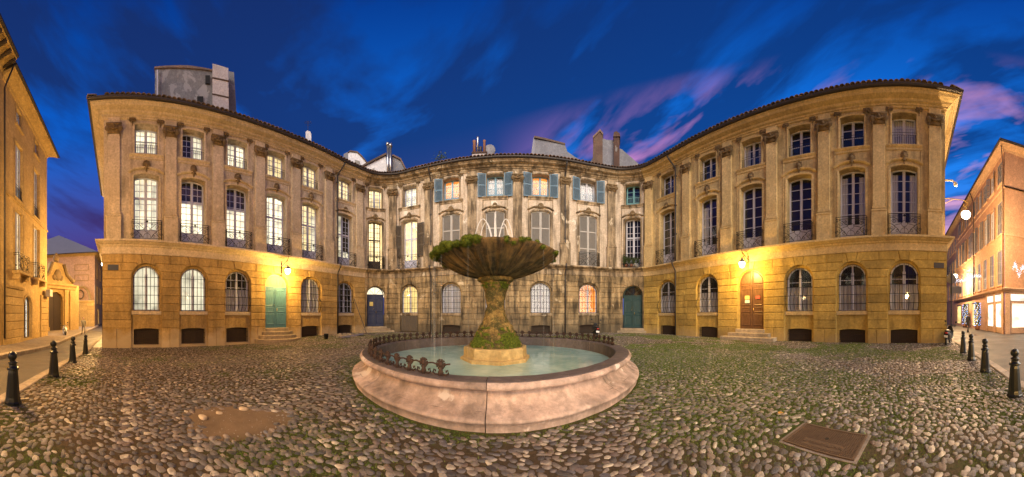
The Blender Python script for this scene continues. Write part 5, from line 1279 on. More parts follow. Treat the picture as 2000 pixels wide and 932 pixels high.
slab('wall', None, None, [(705, 352), (707, 325), (754, 301), (756, 352)], 25.5, 4, 'plaster_white', h2); slab('gable', None, None, [(755.6, 352), (755.6, 300), (767, 303), (782, 311), (797, 340), (797, 352)], 25.5, 4, 'plaster_grey', h2)
slab('window', None, None, [(719, 345), (719, 335), (731, 328), (731, 350)], 25.44, .2, 'shutter_grey', h2)
slab('roof_edge', None, None, [(705, 327), (705, 323.5), (754, 298), (755, 301.5)], 25.3, 4.2, 'tile_mat', h2); slab('roof_edge', None, None, [(766, 303.5), (767, 301), (783, 309), (799, 341), (797, 342), (781.5, 311.5)], 25.3, 4.2, 'tile_mat', h2)
for px in (757.5, 762.8):
    mb = MB(); p = ray(px, 345, 25.2); mb.tube([p, ray(px, 283 if px < 760 else 286, 25.2)], .13, 10); mb.tube([ray(px, 284 if px < 760 else 287, 25.2), ray(px, 280 if px < 760 else 282, 25.2)], .2, 10); mb.build('flue_pipe', 'steel', h2, smooth=True)
ch = thing('roof_chimney', 'low chimney stack with clay and metal pots on the rear roof', 'chimney', (-2, 24, 16))
slab('stack', None, None, [(922, 315), (922, 298), (950, 297), (951, 315)], 24.5, 1.0, 'plaster_pink', ch); slab('cap', None, None, [(921, 299), (921, 296.5), (952, 295.5), (952, 298)], 24.4, 1.2, 'brickish', ch)
for px, y0, w, mt_ in ((926.5, 276, .17, 'terracotta'), (933, 268, .11, 'steel'), (938.5, 288, .16, 'gutter'), (946, 275, .14, 'terracotta')):
    mb = MB(); mb.tube([ray(px, 299, 24.8), ray(px, y0+3, 24.8), ray(px, y0, 24.8)], [w, w*.85, w*1.2], 10); mb.build('pot', mt_, ch, smooth=True)
mb = MB(); c = ray(956, 294, 25); mb.ball((0, 0, 0), (.62, .12, .62), 14, 8); mb.build('dish', 'plaster_grey', ch, smooth=True, mtx=T3(*c))
g1 = thing('grey_gable', 'grey rendered party gable rising above the rear roof', 'building', (2, 26, 0))
slab('wall', None, None, [(1038, 318), (1044, 267), (1103, 281), (1108, 296), (1122, 306), (1150, 322)], 26, 2.5, 'plaster_grey', g1)
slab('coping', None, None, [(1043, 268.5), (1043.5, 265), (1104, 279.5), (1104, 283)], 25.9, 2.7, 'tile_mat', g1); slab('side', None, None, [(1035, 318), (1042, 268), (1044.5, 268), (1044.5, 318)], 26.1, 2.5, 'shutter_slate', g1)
g2 = thing('chimney_group', 'pair of brick chimneys with a grey wall between them, right of centre', 'chimney', (9, 24, 0))
slab('brick_stack', None, None, [(1157, 335), (1159, 268), (1172, 255), (1177, 262), (1177, 335)], 25, 1.2, 'brickish', g2); slab('cap', None, None, [(1158, 270), (1158, 266), (1172, 252), (1178.5, 260), (1177, 263), (1172, 256)], 24.9, 1.4, 'tile_mat', g2)
slab('wall', None, None, [(1176.6, 335), (1176.6, 270), (1184, 273), (1199, 274), (1199, 335)], 25.3, 1.0, 'plaster_grey', g2); slab('brick_stack', None, None, [(1198.6, 335), (1198.6, 266), (1210, 265), (1210, 335)], 25, 1.2, 'brickish', g2); slab('cap', None, None, [(1197.5, 266.5), (1199, 258), (1204, 256), (1210, 260), (1211.5, 266.5)], 24.9, 1.3, 'brickish', g2)
slab('gable', None, None, [(1209.6, 340), (1209.6, 290), (1215, 292), (1256, 328), (1256, 340)], 25.6, 2.5, 'plaster_grey', g2); slab('gable', None, None, [(1144, 330), (1158, 308), (1158, 335)], 25.6, 2.5, 'shutter_slate', g2)
tag(slab('small_chimney', None, None, [(597, 285), (597, 258), (600, 255), (606, 257), (608, 262), (608, 290)], 21.5, .9, 'plaster_white')[0], 'small white chimney on the left townhouse roof', 'chimney')
mb = MB(); a, b = ray(601.5, 258, 21.6), ray(601.5, 236, 21.6); mb.tube([a, b], .02, 5); t_ = Vector((math.cos(az(600)), -math.sin(az(600)), 0))
for i, (f, w) in enumerate(((.95, .28), (.85, .34), (.75, .30), (.6, .2))): c = a.lerp(b, f); mb.tube([c-t_*w, c+t_*w], .012, 4)
tag(mb.build('television_antenna', 'gutter'), 'thin television antenna beside the small chimney on the left roof', 'antenna')
mb = MB(); c = ray(861, 312, 22); 
for i in range(260):
    u = Vector((R.gauss(0, .28), R.gauss(0, .2), abs(R.gauss(0, .28)))); d = Vector((R.gauss(0, 1), R.gauss(0, 1), R.gauss(0, 1)))*.05; mb.add([c+u, c+u+d, c+u+Vector((d.y, d.z, d.x))], [(0, 1, 2)])
o = tag(mb.build('roof_weeds', 'leaf'), 'clump of dark weeds growing on the rear roof edge', 'plant'); 

# ------------------------------------------------------------------ simple street houses
def street_house(t, path, a, b, H, wins, wall, trim, over=.7, gut=True, z0=-.8, doors=()):
    """plain rendered front from a to b with openings given as (x, z0, z1, w, kind); kind names what fills it"""
    mb = MB(); cols = {}
    for q in wins: cols.setdefault(round(q[0], 2), []).append(q)
    ks = sorted(cols); bd = [a]+[(p+q)/2 for p, q in zip(ks, ks[1:])]+[b]
    for x, x0, x1 in zip(ks, bd, bd[1:]):
        wall_band(mb, path, x0, x1, z0, H, [(x, q[3], q[1], q[2]-(q[5] if len(q) > 5 else 0), q[5] if len(q) > 5 else 0) for q in cols[x]], y=0, depth=.30)
    mb.build('wall', wall, t, path)
    for x in ks:
        for q in cols[x]:
            _, za, zb, w, kind = q[:5]; rise = q[5] if len(q) > 5 else 0
            if kind.startswith('shut'):
                for sg in (-1, 1): put(shutter_leaf(round(w/2-.01, 3), round(zb-za, 2), 'shutter_slate', 3), 'shutter', t, path.frame(x+sg*w/4, -.02, za))
            elif kind.startswith('open'):
                window(t, path, x, za, w, round(zb-za, 2), 0, 4, 1, 'frame_pale', 'room_dark', y=.16)
                for sg in (-1, 1): put(shutter_leaf(round(w/2-.01, 3), round(zb-za, 2), 'shutter_slate', 3), 'shutter', t, path.frame(x+sg*(w/2+.03), -.06, za) @ Matrix.Rotation(-sg*R.uniform(.1, .5), 4, 'Z') @ T3(sg*w/4, 0, 0))
            else: window(t, path, x, za, w, round(zb-za, 2), rise, 5 if zb-za > 2.2 else 3, 2 if zb-za > 2.2 else 1, 'frame_dark' if kind == 'lit_shop' else 'frame_lilac', kind, y=.16)
            tr = MB(); strip(tr, [(x-w/2, za)]+(arch(x, w, zb-rise, rise) if rise else [(x-w/2, zb), (x+w/2, zb)])+[(x+w/2, za)], [(0, .002), (0, -.04), (.12, -.05), (.16, .002)])
            if za > 1: sweep(tr, path, x-w/2-.16, x+w/2+.16, [(.002, za-.14), (-.10, za-.12), (-.12, za-.02), (.10, za)])
            tr.build('window_surround', trim, t, path)
    mb = MB(); sweep(mb, path, a, b, [(0, H-.35), (-.06, H-.33), (-.12, H-.2), (-over*.6, H-.08), (-over, H-.02), (-over, H+.06), (0, H+.1)], 2); mb.build('cornice', trim, t, path)
    mb = MB(); sweep(mb, path, a, b, [(-over-.02, H+.02), (-over-.14, H+.03), (-over-.14, H+.15), (-over, H+.16), (4, H+1.4), (8, H)], 2); mb.build('roof', 'gutter', t, path)
# left, nearest: only its eave and edge show
P1 = Path([(-2.0, -7.0), (-12.75, -7.0)]); b1 = thing('corner_house', 'tall house with dark wooden eaves at the far left edge of the picture', 'building', (-8, -7, .2))
street_house(b1, P1, 0, P1.L, 16.3, [(2.5, 9.2, 13.2, 1.2, 'room_dark'), (7.5, 9.2, 13.2, 1.2, 'room_dark'), (2.5, 4.6, 8.2, 1.2, 'room_dark'), (7.5, 4.6, 8.2, 1.2, 'room_dark')], 'yellow_wall', 'yellow_block', over=.95)
for i in range(18): MB().box(P1.L-.2-.55*i, P1.L-.08-.55*i, -.92, .0, 16.05, 16.22).build('rafter', 'frame_dark', b1, P1)
mb = MB(); mb.tube([(P1.L+.03, -.85, 16.2), (P1.L+.03, -.5, 15.6), (P1.L+.03, -.14, 15.0), (P1.L+.03, -.14, .2)], .07, 8); mb.build('downpipe', 'pipe_dark', b1, P1, True)
P2 = Path([(-12.75, -7.0), (-20.9, -6.95), (-20.9, -16)]); b2 = thing('yellow_townhouse', 'yellow lit townhouse with balconies across the street on the left', 'building', (-17, -7, 0))
w1x, w2x = 2.25, 5.5
street_house(b2, P2, 0, 8.12, 15.95, [(w1x, 4.5, 8.5, 1.25, 'lit_cream'), (w2x, 4.5, 8.5, 1.25, 'lit_cream'), (w1x, 9.3, 13.0, 1.2, 'lit_soft'), (w2x, 9.3, 13.0, 1.2, 'lit_soft'), (w1x, 14.2, 15.3, .9, 'lit_soft'), (w2x, 14.2, 15.3, .9, 'room_dark'), (3.75, -.1, 2.95, 1.5, 'lit_shop', .72)], 'yellow_wall', 'yellow_block', over=.8)
mb = MB(); wall_band(mb, P2, 8.16, P2.L, -.8, 15.95, (), y=0); mb.build('side_wall', 'yellow_wall', b2, P2)
for x in (w1x, w2x):
    put(balcony_rail(1.78), 'balcony_rail', b2, P2.frame(x, -.05, 4.45)); mb = MB(); mb.bbox(x-1.0, x+1.0, -.48, .02, 4.25, 4.44, .03); mb.box(x-.9, x-.65, -.4, .01, 3.9, 4.25); mb.box(x+.65, x+.9, -.4, .01, 3.9, 4.25); mb.build('balcony_slab', 'yellow_block', b2, P2)
    put(guard_rail(1.18, .9), 'guard_rail', b2, P2.frame(x, .05, 9.35))
for xa, xb in ((.05, 2.75), (6.3, 8.05)):
    for i in range(7): block([(xa, -.4+.52*i), (xb, -.4+.52*i), (xb, .12+.52*i), (xa, .12+.52*i)], P2, 'yellow_block', b2, y0=-.10, y1=-.01, bev=.03)
mb = MB(); sweep(mb, P2, .05, 2.75, [(0, 3.24), (-.16, 3.26), (-.2, 3.4), (0, 3.5)]); mb.build('pier_cap', 'yellow_block', b2, P2); mb = MB(); sweep(mb, P2, 0, 8.1, [(0, 8.95), (-.08, 8.97), (-.10, 9.1), (0, 9.15)]); mb.build('string_course', 'yellow_block', b2, P2)
tag(MB().bbox(-.38, .38, -.5, -.1, -.3, .3, .02).build('box_sign', 'shutter_rail', mtx=P2.frame(7.45, -.1, 3.45)), 'plain grey box sign projecting from the yellow townhouse wall', 'sign')
# carved gateway and garden wall beyond
PG = Path([(-23.2, -10.6), (-30.2, -5.9)]); gw = thing('stone_gateway', 'ornate stone gateway with scrolled pediment and arch down the left street', 'gateway', (-27, -8, -.4)); gc = 4.7
mb = MB(); wall_band(mb, PG, .2, PG.L, -.8, 5.2, [(gc, 2.2, -.7, 3.1, 1.1)], y=-.05, depth=.6); mb.build('gate_wall', 'yellow_block', gw, PG)
for xa in (gc-2.6, gc-1.75, gc+1.2, gc+2.05):
    mb = MB(); mb.bbox(xa, xa+.55, -.30, -.04, -.6, 4.5, .03); mb.box(xa-.06, xa+.61, -.36, -.04, 4.2, 4.5); mb.box(xa-.06, xa+.61, -.36, -.04, -.5, .2); mb.build('pilaster', 'yellow_block', gw, PG)
mb = MB(); sweep(mb, PG, gc-2.9, gc+2.9, [(-.04, 4.5), (-.34, 4.55), (-.42, 4.8), (-.6, 4.95), (-.62, 5.1), (-.04, 5.22)]); mb.build('entablature', 'yellow_block', gw, PG)
mb = MB(); mb.prism([(gc-2.5, 5.15), (gc+2.5, 5.15), (gc+2.1, 5.6), (gc+1.3, 6.1), (gc+.95, 7.1), (gc+.8, 7.5), (gc-.8, 7.5), (gc-.95, 7.1), (gc-1.3, 6.1), (gc-2.1, 5.6)], -.4, .3); mb.build('pediment', 'yellow_block', gw, PG)
for sg in (-1, 1):
    mb = MB(); mb.tube([(gc+sg*2.4, -.45, 5.5), (gc+sg*2.0, -.48, 5.75), (gc+sg*1.35, -.48, 6.2), (gc+sg*1.05, -.48, 6.9), (gc+sg*.85, -.46, 7.4)], [.30, .24, .22, .20, .24], 8); mb.build('volute', 'carved', gw, PG, True)
mb = MB(); mb.ball((gc, -.1, 8.0), (.42, .3, .45), 10, 7); mb.tube([(gc, -.1, 7.5), (gc, -.1, 7.75)], [.35, .2], 8); mb.ball((gc, -.1, 8.5), (.18, .16, .18), 8, 6); mb.build('urn', 'carved', gw, PG, True)
mb = MB(); mb.ball((gc, -.42, 6.1), (.55, .22, .65), 10, 7); mb.ball((gc-.5, -.40, 5.8), (.3, .2, .35), 8, 5); mb.ball((gc+.5, -.40, 5.8), (.3, .2, .35), 8, 5); mb.build('coat_of_arms', 'carved', gw, PG, True)
for sg in (-1, 1): MB().bbox(gc+min(sg*.01, sg*1.1), gc+max(sg*.01, sg*1.1), .35, .45, -.6, 4.2, .02).build('gate_leaf', 'frame_dark', gw, PG)
PW = Path([(-37, -13), (-37, -4.75)]); wl_ = thing('garden_wall', 'low yellow ashlar wall with a dark doorway at the end of the left street', 'wall', (-37, -8, -.4))
mb = MB(); wall_band(mb, PW, 0, PW.L, -.9, 3.5, [(5.4, .9, -.6, 2.0, .45)], y=0, depth=.4); mb.build('wall', 'yellow_block', wl_, PW)
mb = MB(); sweep(mb, PW, 0, PW.L, [(0, 3.5), (-.12, 3.52), (-.15, 3.7), (.4, 3.8)]); mb.build('coping', 'yellow_block', wl_, PW)
MB().box(4.9, 5.9, .3, .36, -.6, 2.6).build('door', 'frame_dark', wl_, PW)
for i in range(7):
    for xa, xb in ((2.4, 3.6), (3.6, 4.85), (5.95, 7.1), (7.1, 8.2)):
        o_ = .3 if i % 2 and xb < 8 else 0; block([(xa, -.4+.54*i), (xb, -.4+.54*i), (xb, .14+.54*i), (xa, .14+.54*i)], PW, 'yellow_block', wl_, y0=-.05, y1=-.005, bev=.025)
P3 = Path([(-42.5, -24), (-42.5, -5.4), (-70, -4.6)]); b3 = thing('slate_roof_house', 'plain yellow house with a dark hipped roof at the end of the left street', 'building', (-43, -10, 0))
c3 = P3.s[1]
street_house(b3, P3, 0, c3-.02, 12.2, [(c3-9.9, 8.2, 11.0, 1.6, 'lit_soft'), (c3-9.9, 3.6, 6.6, 1.6, 'lit_white')], 'orange_trim', 'yellow_block', over=.6)
street_house(b3, P3, c3+.02, P3.L, 12.2, [(c3+3, 8.2, 11.0, 1.3, 'room_dark'), (c3+3, 3.6, 6.8, 1.3, 'lit_soft'), (c3+7, 8.2, 11.0, 1.3, 'room_dark'), (c3+7, 3.6, 6.8, 1.3, 'room_dark'), (c3+4, -.4, 2.6, 1.4, 'lit_shop'), (c3+12, 8.2, 11.0, 1.3, 'room_dark')], 'yellow_wall', 'yellow_block', over=.6)
mb = MB(); mb.add([(-41.8, -25, 12.3), (-41.8, -4.7, 12.3), (-70, -3.9, 12.3), (-70, -25, 12.3), (-50, -14, 18.3), (-62, -14, 18.3)], [(0, 1, 4), (1, 2, 5, 4), (2, 3, 5), (3, 0, 4, 5)]); mb.build('hipped_roof', 'shutter_slate', b3)
rc = c3-2.4; mb = MB(); mb.tube([(rc+1.5*math.cos(PI*i/14), -.10, 3.9+2.6*math.sin(PI*i/14)) for i in range(15)], .2, 6); mb.build('relief_arch', 'yellow_block', b3, P3)
mb = MB(); mb.tube([(rc-.2+.55*math.cos(2*PI*i/16), -.08, 5.1+.75*math.sin(2*PI*i/16)) for i in range(16)], .12, 6, True); mb.build('relief_oval', 'carved', b3, P3)
for z in (7.6, 9.4): mb = MB(); strip(mb, [(rc-1.2, z), (rc-1.2, z+.9), (rc+1.2, z+.9), (rc+1.2, z), (rc-1.2, z)], [(0, 0), (0, -.06), (.1, -.06), (.1, 0)]); mb.build('blind_panel', 'yellow_block', b3, P3)
# right: orange corner house with lit shop
P4 = Path([(75, -9.6), (18.8, -8.7), (18.8, -20)]); c4 = P4.s[1]; b4 = thing('corner_shop_house', 'tall orange corner house with grey shutters above a brightly lit shop on the right', 'building', (20, -9, 0))
ws = []
for i in range(9):
    x = c4-1.0-1.95*i
    ws += [(x, 4.2, 7.2, 1.0, 'shut'), (x, 8.6, 11.4, 1.0, 'shut' if i in (0, 5) else 'open'), (x, 13.0, 14.8, .95, 'open' if i % 2 else 'shut')]
for i in range(9, 16):
    x = c4-1.4-1.95*i; ws += [(x, 4.0, 6.6, 1.0, 'shut'), (x, 7.8, 10.2, 1.0, 'open'), (x, 11.6, 13.4, .95, 'shut')]
street_house(b4, P4, 0, c4-.02, 15.7, [w for w in ws if w[0] > 4], 'orange_wall', 'orange_trim', over=.6)
mb = MB(); wall_band(mb, P4, c4+.02, P4.L, -.8, 15.7, (), y=0); mb.build('side_wall', 'orange_wall', b4, P4)
mb = MB(); sweep(mb, P4, c4-.05, P4.L, [(0, 15.3), (-.12, 15.5), (-.5, 15.65), (-.6, 15.72), (-.6, 15.8), (0, 15.85)], 2); sweep(mb, P4, c4, P4.L, [(0, 12.3), (-.06, 12.32), (-.06, 12.45), (0, 12.48)], 2); sweep(mb, P4, c4, P4.L, [(0, 8.3), (-.06, 8.32), (-.06, 8.45), (0, 8.48)], 2); mb.build('side_cornice', 'orange_trim', b4, P4)
mb = MB(); sweep(mb, P4, c4-.05, P4.L, [(-.6, 15.75), (-.72, 15.8), (-.72, 15.9), (-.6, 15.92), (4, 17), (8, 15)], 2); mb.build('side_gutter', 'gutter', b4, P4)
mb = MB(); sweep(mb, P4, c4-19, c4+5, [(0, 3.45), (-.12, 3.47), (-.16, 3.6), (-.32, 3.7), (-.36, 3.8), (-.02, 3.9)], 1.5); sweep(mb, P4, c4-19, c4+5, [(0, 12.3), (-.06, 12.32), (-.06, 12.45), (0, 12.48)], 2); mb.build('shop_cornice', 'orange_trim', b4, P4)
for x in (c4-4.25, c4-2.2, c4-.35, c4+.35, c4+3.4): mb = MB(); mb.bbox(x-.24, x+.24, -.14, .01, -.6, 3.44, .02); mb.build('shop_pilaster', 'orange_trim', b4, P4)
for xa, xb in ((c4-4.0, c4-2.45), (c4-1.95, c4-.6), (c4+.65, c4+3.1)):
    f = MB().box(xa, xb, -.06, .01, .0, .5).box(xa, xa+.07, -.06, .01, .5, 2.55).box(xb-.07, xb, -.06, .01, .5, 2.55).box(xa, xb, -.08, .01, 2.55, 2.7).build('shop_window', 'orange_trim', b4, P4)
    sub(MB().box(xa+.07, xb-.07, -.03, -.01, .5, 2.55).mesh('lit_display', 'lit_shop', path=P4), 'lit_display', f); sub(MB().bbox(xa, xb, -.14, .0, 2.78, 3.34, .01).mesh('fascia', 'lit_sign', path=P4), 'fascia', f)
mb = MB(); mb.tube([(c4-.1, -.5, 15.5), (c4-.25, -.1, 14.6), (c4-.25, -.1, 3.8)], .06, 8); mb.build('downpipe', 'pipe_dark', b4, P4, True); mb = MB(); mb.tube([(c4-8.9, -.6, 15.6), (c4-8.9, -.1, 14.8), (c4-8.9, -.1, 3.8)], .06, 8); mb.build('downpipe', 'pipe_dark', b4, P4, True)
for xa in (c4-9.5, c4-13.5, c4-17.5):
    f = MB().box(xa, xa+.08, -.06, .01, .3, 2.8).box(xa+2.3, xa+2.38, -.06, .01, .3, 2.8).box(xa, xa+2.38, -.08, .01, 2.8, 3.0).build('shop_window', 'frame_dark', b4, P4); sub(MB().box(xa+.08, xa+2.3, -.03, -.01, .3, 2.8).mesh('lit_display', 'lit_yellow', path=P4), 'lit_display', f)
for i, x in enumerate((c4-6.2, c4-11.3)):        # evergreen wrapped in blue fairy lights
    t = thing('lit_shrub', ('slim evergreen wrapped in blue fairy lights beside the orange shop', 'slim evergreen wrapped in blue fairy lights further down the right street')[i], 'plant', tuple(P4.pt(x, -.6, 0)), 'lit evergreens on the right street')
    c = P4.pt(x, -.6, 0); mb = MB()
    for k_ in range(900):
        z = R.uniform(.4, 2.9); r = .30*(1-(z-1.4)**2/4.5); a = R.uniform(0, 6.28); p = c+Vector((r*math.cos(a), r*math.sin(a), z)); d = Vector((R.gauss(0, 1), R.gauss(0, 1), R.gauss(0, 1)))*.06; mb.add([p, p+d, p+Vector((d.z, d.x, d.y))], [(0, 1, 2)])
    mb.build('foliage', 'leaf', t); mb = MB()
    for k_ in range(70): z = .4+2.5*k_/70; a = k_*1.1; mb.ball(c+Vector((.33*math.cos(a), .33*math.sin(a), z)), .03, 5, 4)
    o = mb.build('fairy_lights', 'fairy_blue', t); o['kind'] = 'stuff'; mb = MB(); mb.lathe([(.0, 0), (.22, 0), (.28, .45), (.24, .45), (.0, .4)], 12, tuple(c)); mb.build('pot', 'terracotta', t, smooth=True)
# festive garlands over the right street
def garland(pts, n, amp, label, thick=.035):
    t = thing('light_garland', label, 'garland', tuple(pts[0]), 'festive lights over the right street'); A, B = Vector(pts[0]), Vector(pts[-1]); sag = pts[1]
    f = lambda u: A.lerp(B, u)+Vector((0, 0, -sag*4*u*(1-u)+amp*math.sin(u*PI*3.0)))
    mb = MB(); mb.tube([A+Vector((0, 0, .35)), B+Vector((0, 0, .35))], .012, 4); mb.tube([f(i/20) for i in range(21)], .012, 4); mb.build('cable', 'iron', t); mb = MB()
    for i in range(n):
        p = f(R.random())+Vector((R.gauss(0, .05), R.gauss(0, .05), R.gauss(0, .07)-abs(R.gauss(0, .10)))); mb.ball(p, thick*R.uniform(.6, 1.2), 5, 4)
    o = mb.build('bulbs', 'fairy_light', t); o['kind'] = 'stuff'
garland(((24, -3.5, 5.5), .25, (25, -9.0, 5.75)), 420, .22, 'wavy string of white lights across the right street', .022)
garland(((16.0, -8.1, 5.1), .1, (17.2, -9.7, 5.2)), 170, .35, 'cluster of white star lights at the right edge of the picture', .022)
# hanging street lamp on the flank of the right townhouse
def scroll_lamp(base, out, label, power, drop=.55, L=1.9, col=(1.0, .66, .32)):
    b = Vector(base); d = Vector(out).normalized(); t = thing('street_lamp', label, 'lamp', base, 'hanging street lamps'); X = lambda u, z: tuple(b+d*u+Vector((0, 0, z)))
    mb = MB(); mb.tube([X(0, 0), X(L*.5, .03), X(L*.8, .02), X(L*.95, -.08), X(L, -.28), X(L*.92, -.42), X(L*.82, -.36), X(L*.84, -.24)], .028, 6); mb.tube([X(0, -.5), X(L*.3, -.15), X(L*.45, 0)], .018, 5); mb.tube([X(L*.92, -.42), X(L*.92, -.55-.1)], .02, 5); mb.build('scroll_bracket', 'brass', t)
    c = b+d*(L*.92)+Vector((0, 0, -.62-drop*.6)); mb = MB(); mb.lathe([(.0, .42), (.06, .40), (.10, .30), (.22, .22), (.30, .16), (.0, .18)], 16, tuple(c)); mb.build('lamp_hood', 'brass', t, smooth=True)
    mb = MB(); mb.lathe([(.26, .17), (.33, .02), (.28, -.16), (.15, -.27), (.0, -.30)], 18, tuple(c)); mb.build('lamp_globe', 'lamp_glass', t, smooth=True)
    Lg = bpy.data.lights.new('lamp_light', 'POINT'); Lg.energy = power; Lg.color = col; Lg.shadow_soft_size = .3; o = bpy.data.objects.new('lamp_light', Lg); COL.objects.link(o); o.parent = t; o.matrix_parent_inverse = t.matrix_basis.inverted(); o.location = c+Vector((0, 0, -.62))
scroll_lamp((16.4, -2.9, 9.5), (0, -1, 0), 'lit hanging street lamp on a scrolled bracket at the right townhouse flank', 4000)
scroll_lamp((-6.6, -6.98, 7.0), (0, 1, 0), 'added out-of-view hanging street lamp on the wall of the house at the far left', 2200, col=(1.0, .58, .18))  # added outside the frame to light the left street
scroll_lamp((-22.5, -1.62, 7.2), (0, -1, 0), 'added hidden hanging street lamp on the street flank of the left townhouse', 3400, L=.34, col=(1.0, .58, .18))  # added behind the townhouse corner to light the yellow front opposite
scroll_lamp((-31.4, -1.96, 7.4), (0, -1, 0), 'added hidden hanging street lamp at the far end of the left townhouse flank', 3600, L=.34, col=(1.0, .58, .18))  # also added out of sight, brightens the end of the left street
scroll_lamp((30.0, -8.85, 7.4), (0, 1, 0), 'added hanging street lamp further down the right street', 3000)  # extra lamp added to account for the light on the right street
mb = MB(); p = Vector((14.9, -3.0, 9.9)); mb.tube([p+Vector((0, .2, 0)), p+Vector((.0, -.35, .05)), p+Vector((0, -.5, -.08))], .05, 6); mb.ball(p+Vector((0, -.55, -.16)), (.13, .13, .14), 10, 7); tag(mb.build('security_camera', 'shutter_rail', smooth=True), 'dome security camera on an arm at the right townhouse flank', 'camera')
# sign post by the right corner
x, y, z = at_ground(1858, 668); sp_ = thing('sign_post', 'dark signpost with a round and a rectangular sign by the right townhouse corner', 'sign', (x, y, z))
n_ = Vector((-x, -y, 0)).normalized(); th = math.atan2(n_.y, n_.x)+PI/2; mm_ = T3(x, y, z) @ Matrix.Rotation(th, 4, 'Z')
mb = MB(); mb.tube([(0, 0, 0), (0, 0, 4.15)], .035, 8); mb.build('post', 'iron', sp_, mtx=mm_); mb = MB(); mb.prism([(.30*math.cos(2*PI*i/24), 3.85+.30*math.sin(2*PI*i/24)) for i in range(24)], .035, .05); mb.build('round_sign', 'shutter_slate', sp_, mtx=mm_); mb = MB(); mb.bbox(-.10, .62, .035, .05, 2.95, 3.38, .004); mb.build('panel_sign', 'shutter_slate', sp_, mtx=mm_)

# ------------------------------------------------------------------ scooters, people, odds and ends
def scooter(px, py, yaw, body, label, s=1.0):
    x, y, z = at_ground(px, py); t = thing('scooter', label, 'scooter', (x, y, z)); m = T3(x, y, z) @ Matrix.Rotation(yaw, 4, 'Z') @ Matrix.Rotation(.10, 4, 'X') @ Matrix.Scale(s, 4)
    for wx in (-.62, .66):
        mb = MB(); mb.tube([(wx+.20*math.cos(2*PI*i/20), 0, .25+.20*math.sin(2*PI*i/20)) for i in range(20)], .055, 8, True); w = mb.build('wheel', 'rubber', t, smooth=True, mtx=m)
        mb = MB(); mb.tube([(wx, -.04, .25), (wx, .04, .25)], .13, 12); sub(mb.mesh('rim', 'steel'), 'rim', w)
    def loft(secs):
        mb = MB(); n = 12; vs = []
        for cx, cz, rx, rz in secs: vs += [(cx, rx*math.cos(2*PI*i/n), cz+rz*math.sin(2*PI*i/n)) for i in range(n)]
        fs = [(k_*n+i, k_*n+(i+1) % n, (k_+1)*n+(i+1) % n, (k_+1)*n+i) for k_ in range(len(secs)-1) for i in range(n)]+[tuple(range(n-1, -1, -1)), tuple((len(secs)-1)*n+i for i in range(n))]
        return mb.add(vs, fs)
    loft([(-.98, .72, .04, .05), (-.90, .66, .14, .14), (-.6, .56, .20, .22), (-.25, .50, .19, .20), (-.05, .36, .17, .10), (.25, .30, .16, .07), (.38, .38, .16, .13)]).build('body', body, t, smooth=True, mtx=m)
    loft([(-.95, .80, .06, .02), (-.85, .80, .14, .05), (-.45, .79, .15, .07), (-.05, .74, .12, .06), (.0, .73, .05, .02)]).build('seat', 'black_plastic', t, smooth=True, mtx=m)
    mb = loft([(.34, .30, .15, .04), (.42, .5, .22, .07), (.40, .75, .21, .06), (.36, .95, .12, .05), (.34, 1.02, .06, .03)]); mb.v = [(a+.0, b, c) for a, b, c in mb.v]; mb.add([(.36, -.20, .3), (.36, .20, .3), (.40, .22, .75), (.40, -.22, .75), (.50, -.12, .34), (.50, .12, .34), (.47, .14, .8), (.47, -.14, .8)], [(0,1,2,3), (4,5,6,7), (0,1,5,4), (2,3,7,6), (0,3,7,4), (1,2,6,5)]); mb.build('front_shield', body, t, smooth=True, mtx=m)
    mb = MB(); mb.tube([(.66, .06, .25), (.56, .06, .6), (.40, .0, 1.0)], .03, 6); mb.tube([(.30, -.34, 1.04), (.40, -.1, 1.02), (.40, .1, 1.02), (.30, .34, 1.04)], .02, 6); mb.build('handlebar', 'black_plastic', t, mtx=m)
    for sg in (-1, 1): mb = MB(); mb.tube([(.36, sg*.25, 1.03), (.34, sg*.30, 1.22)], .01, 5); mb.ball((.34, sg*.31, 1.26), (.02, .07, .05), 8, 5); mb.build('mirror', 'black_plastic', t, smooth=True, mtx=m)
    mb = MB(); mb.ball((-.97, 0, .70), (.04, .09, .045), 8, 5); mb.build('tail_light', 'red_plastic', t, smooth=True, mtx=m); mb = MB(); mb.ball((.49, 0, .82), (.05, .09, .07), 8, 5); mb.build('headlight', 'steel', t, smooth=True, mtx=m)
    mb = MB(); mb.box(-1.0, -.985, -.10, .10, .46, .58); mb.build('number_plate', 'white_plastic', t, mtx=m); mb = MB(); mb.tube([(-.2, .02, .2), (-.25, .22, .0)], .015, 5); mb.build('kick_stand', 'iron', t, mtx=m)
scooter(1162, 661, math.radians(78), 'black_plastic', 'dark scooter with red tail light parked against the rear townhouse')
scooter(128, 657, math.radians(15), 'white_plastic', 'white scooter parked on the left street by the gateway')
scooter(1851, 672, math.radians(-20), 'black_plastic', 'dark scooter parked behind the right townhouse corner')
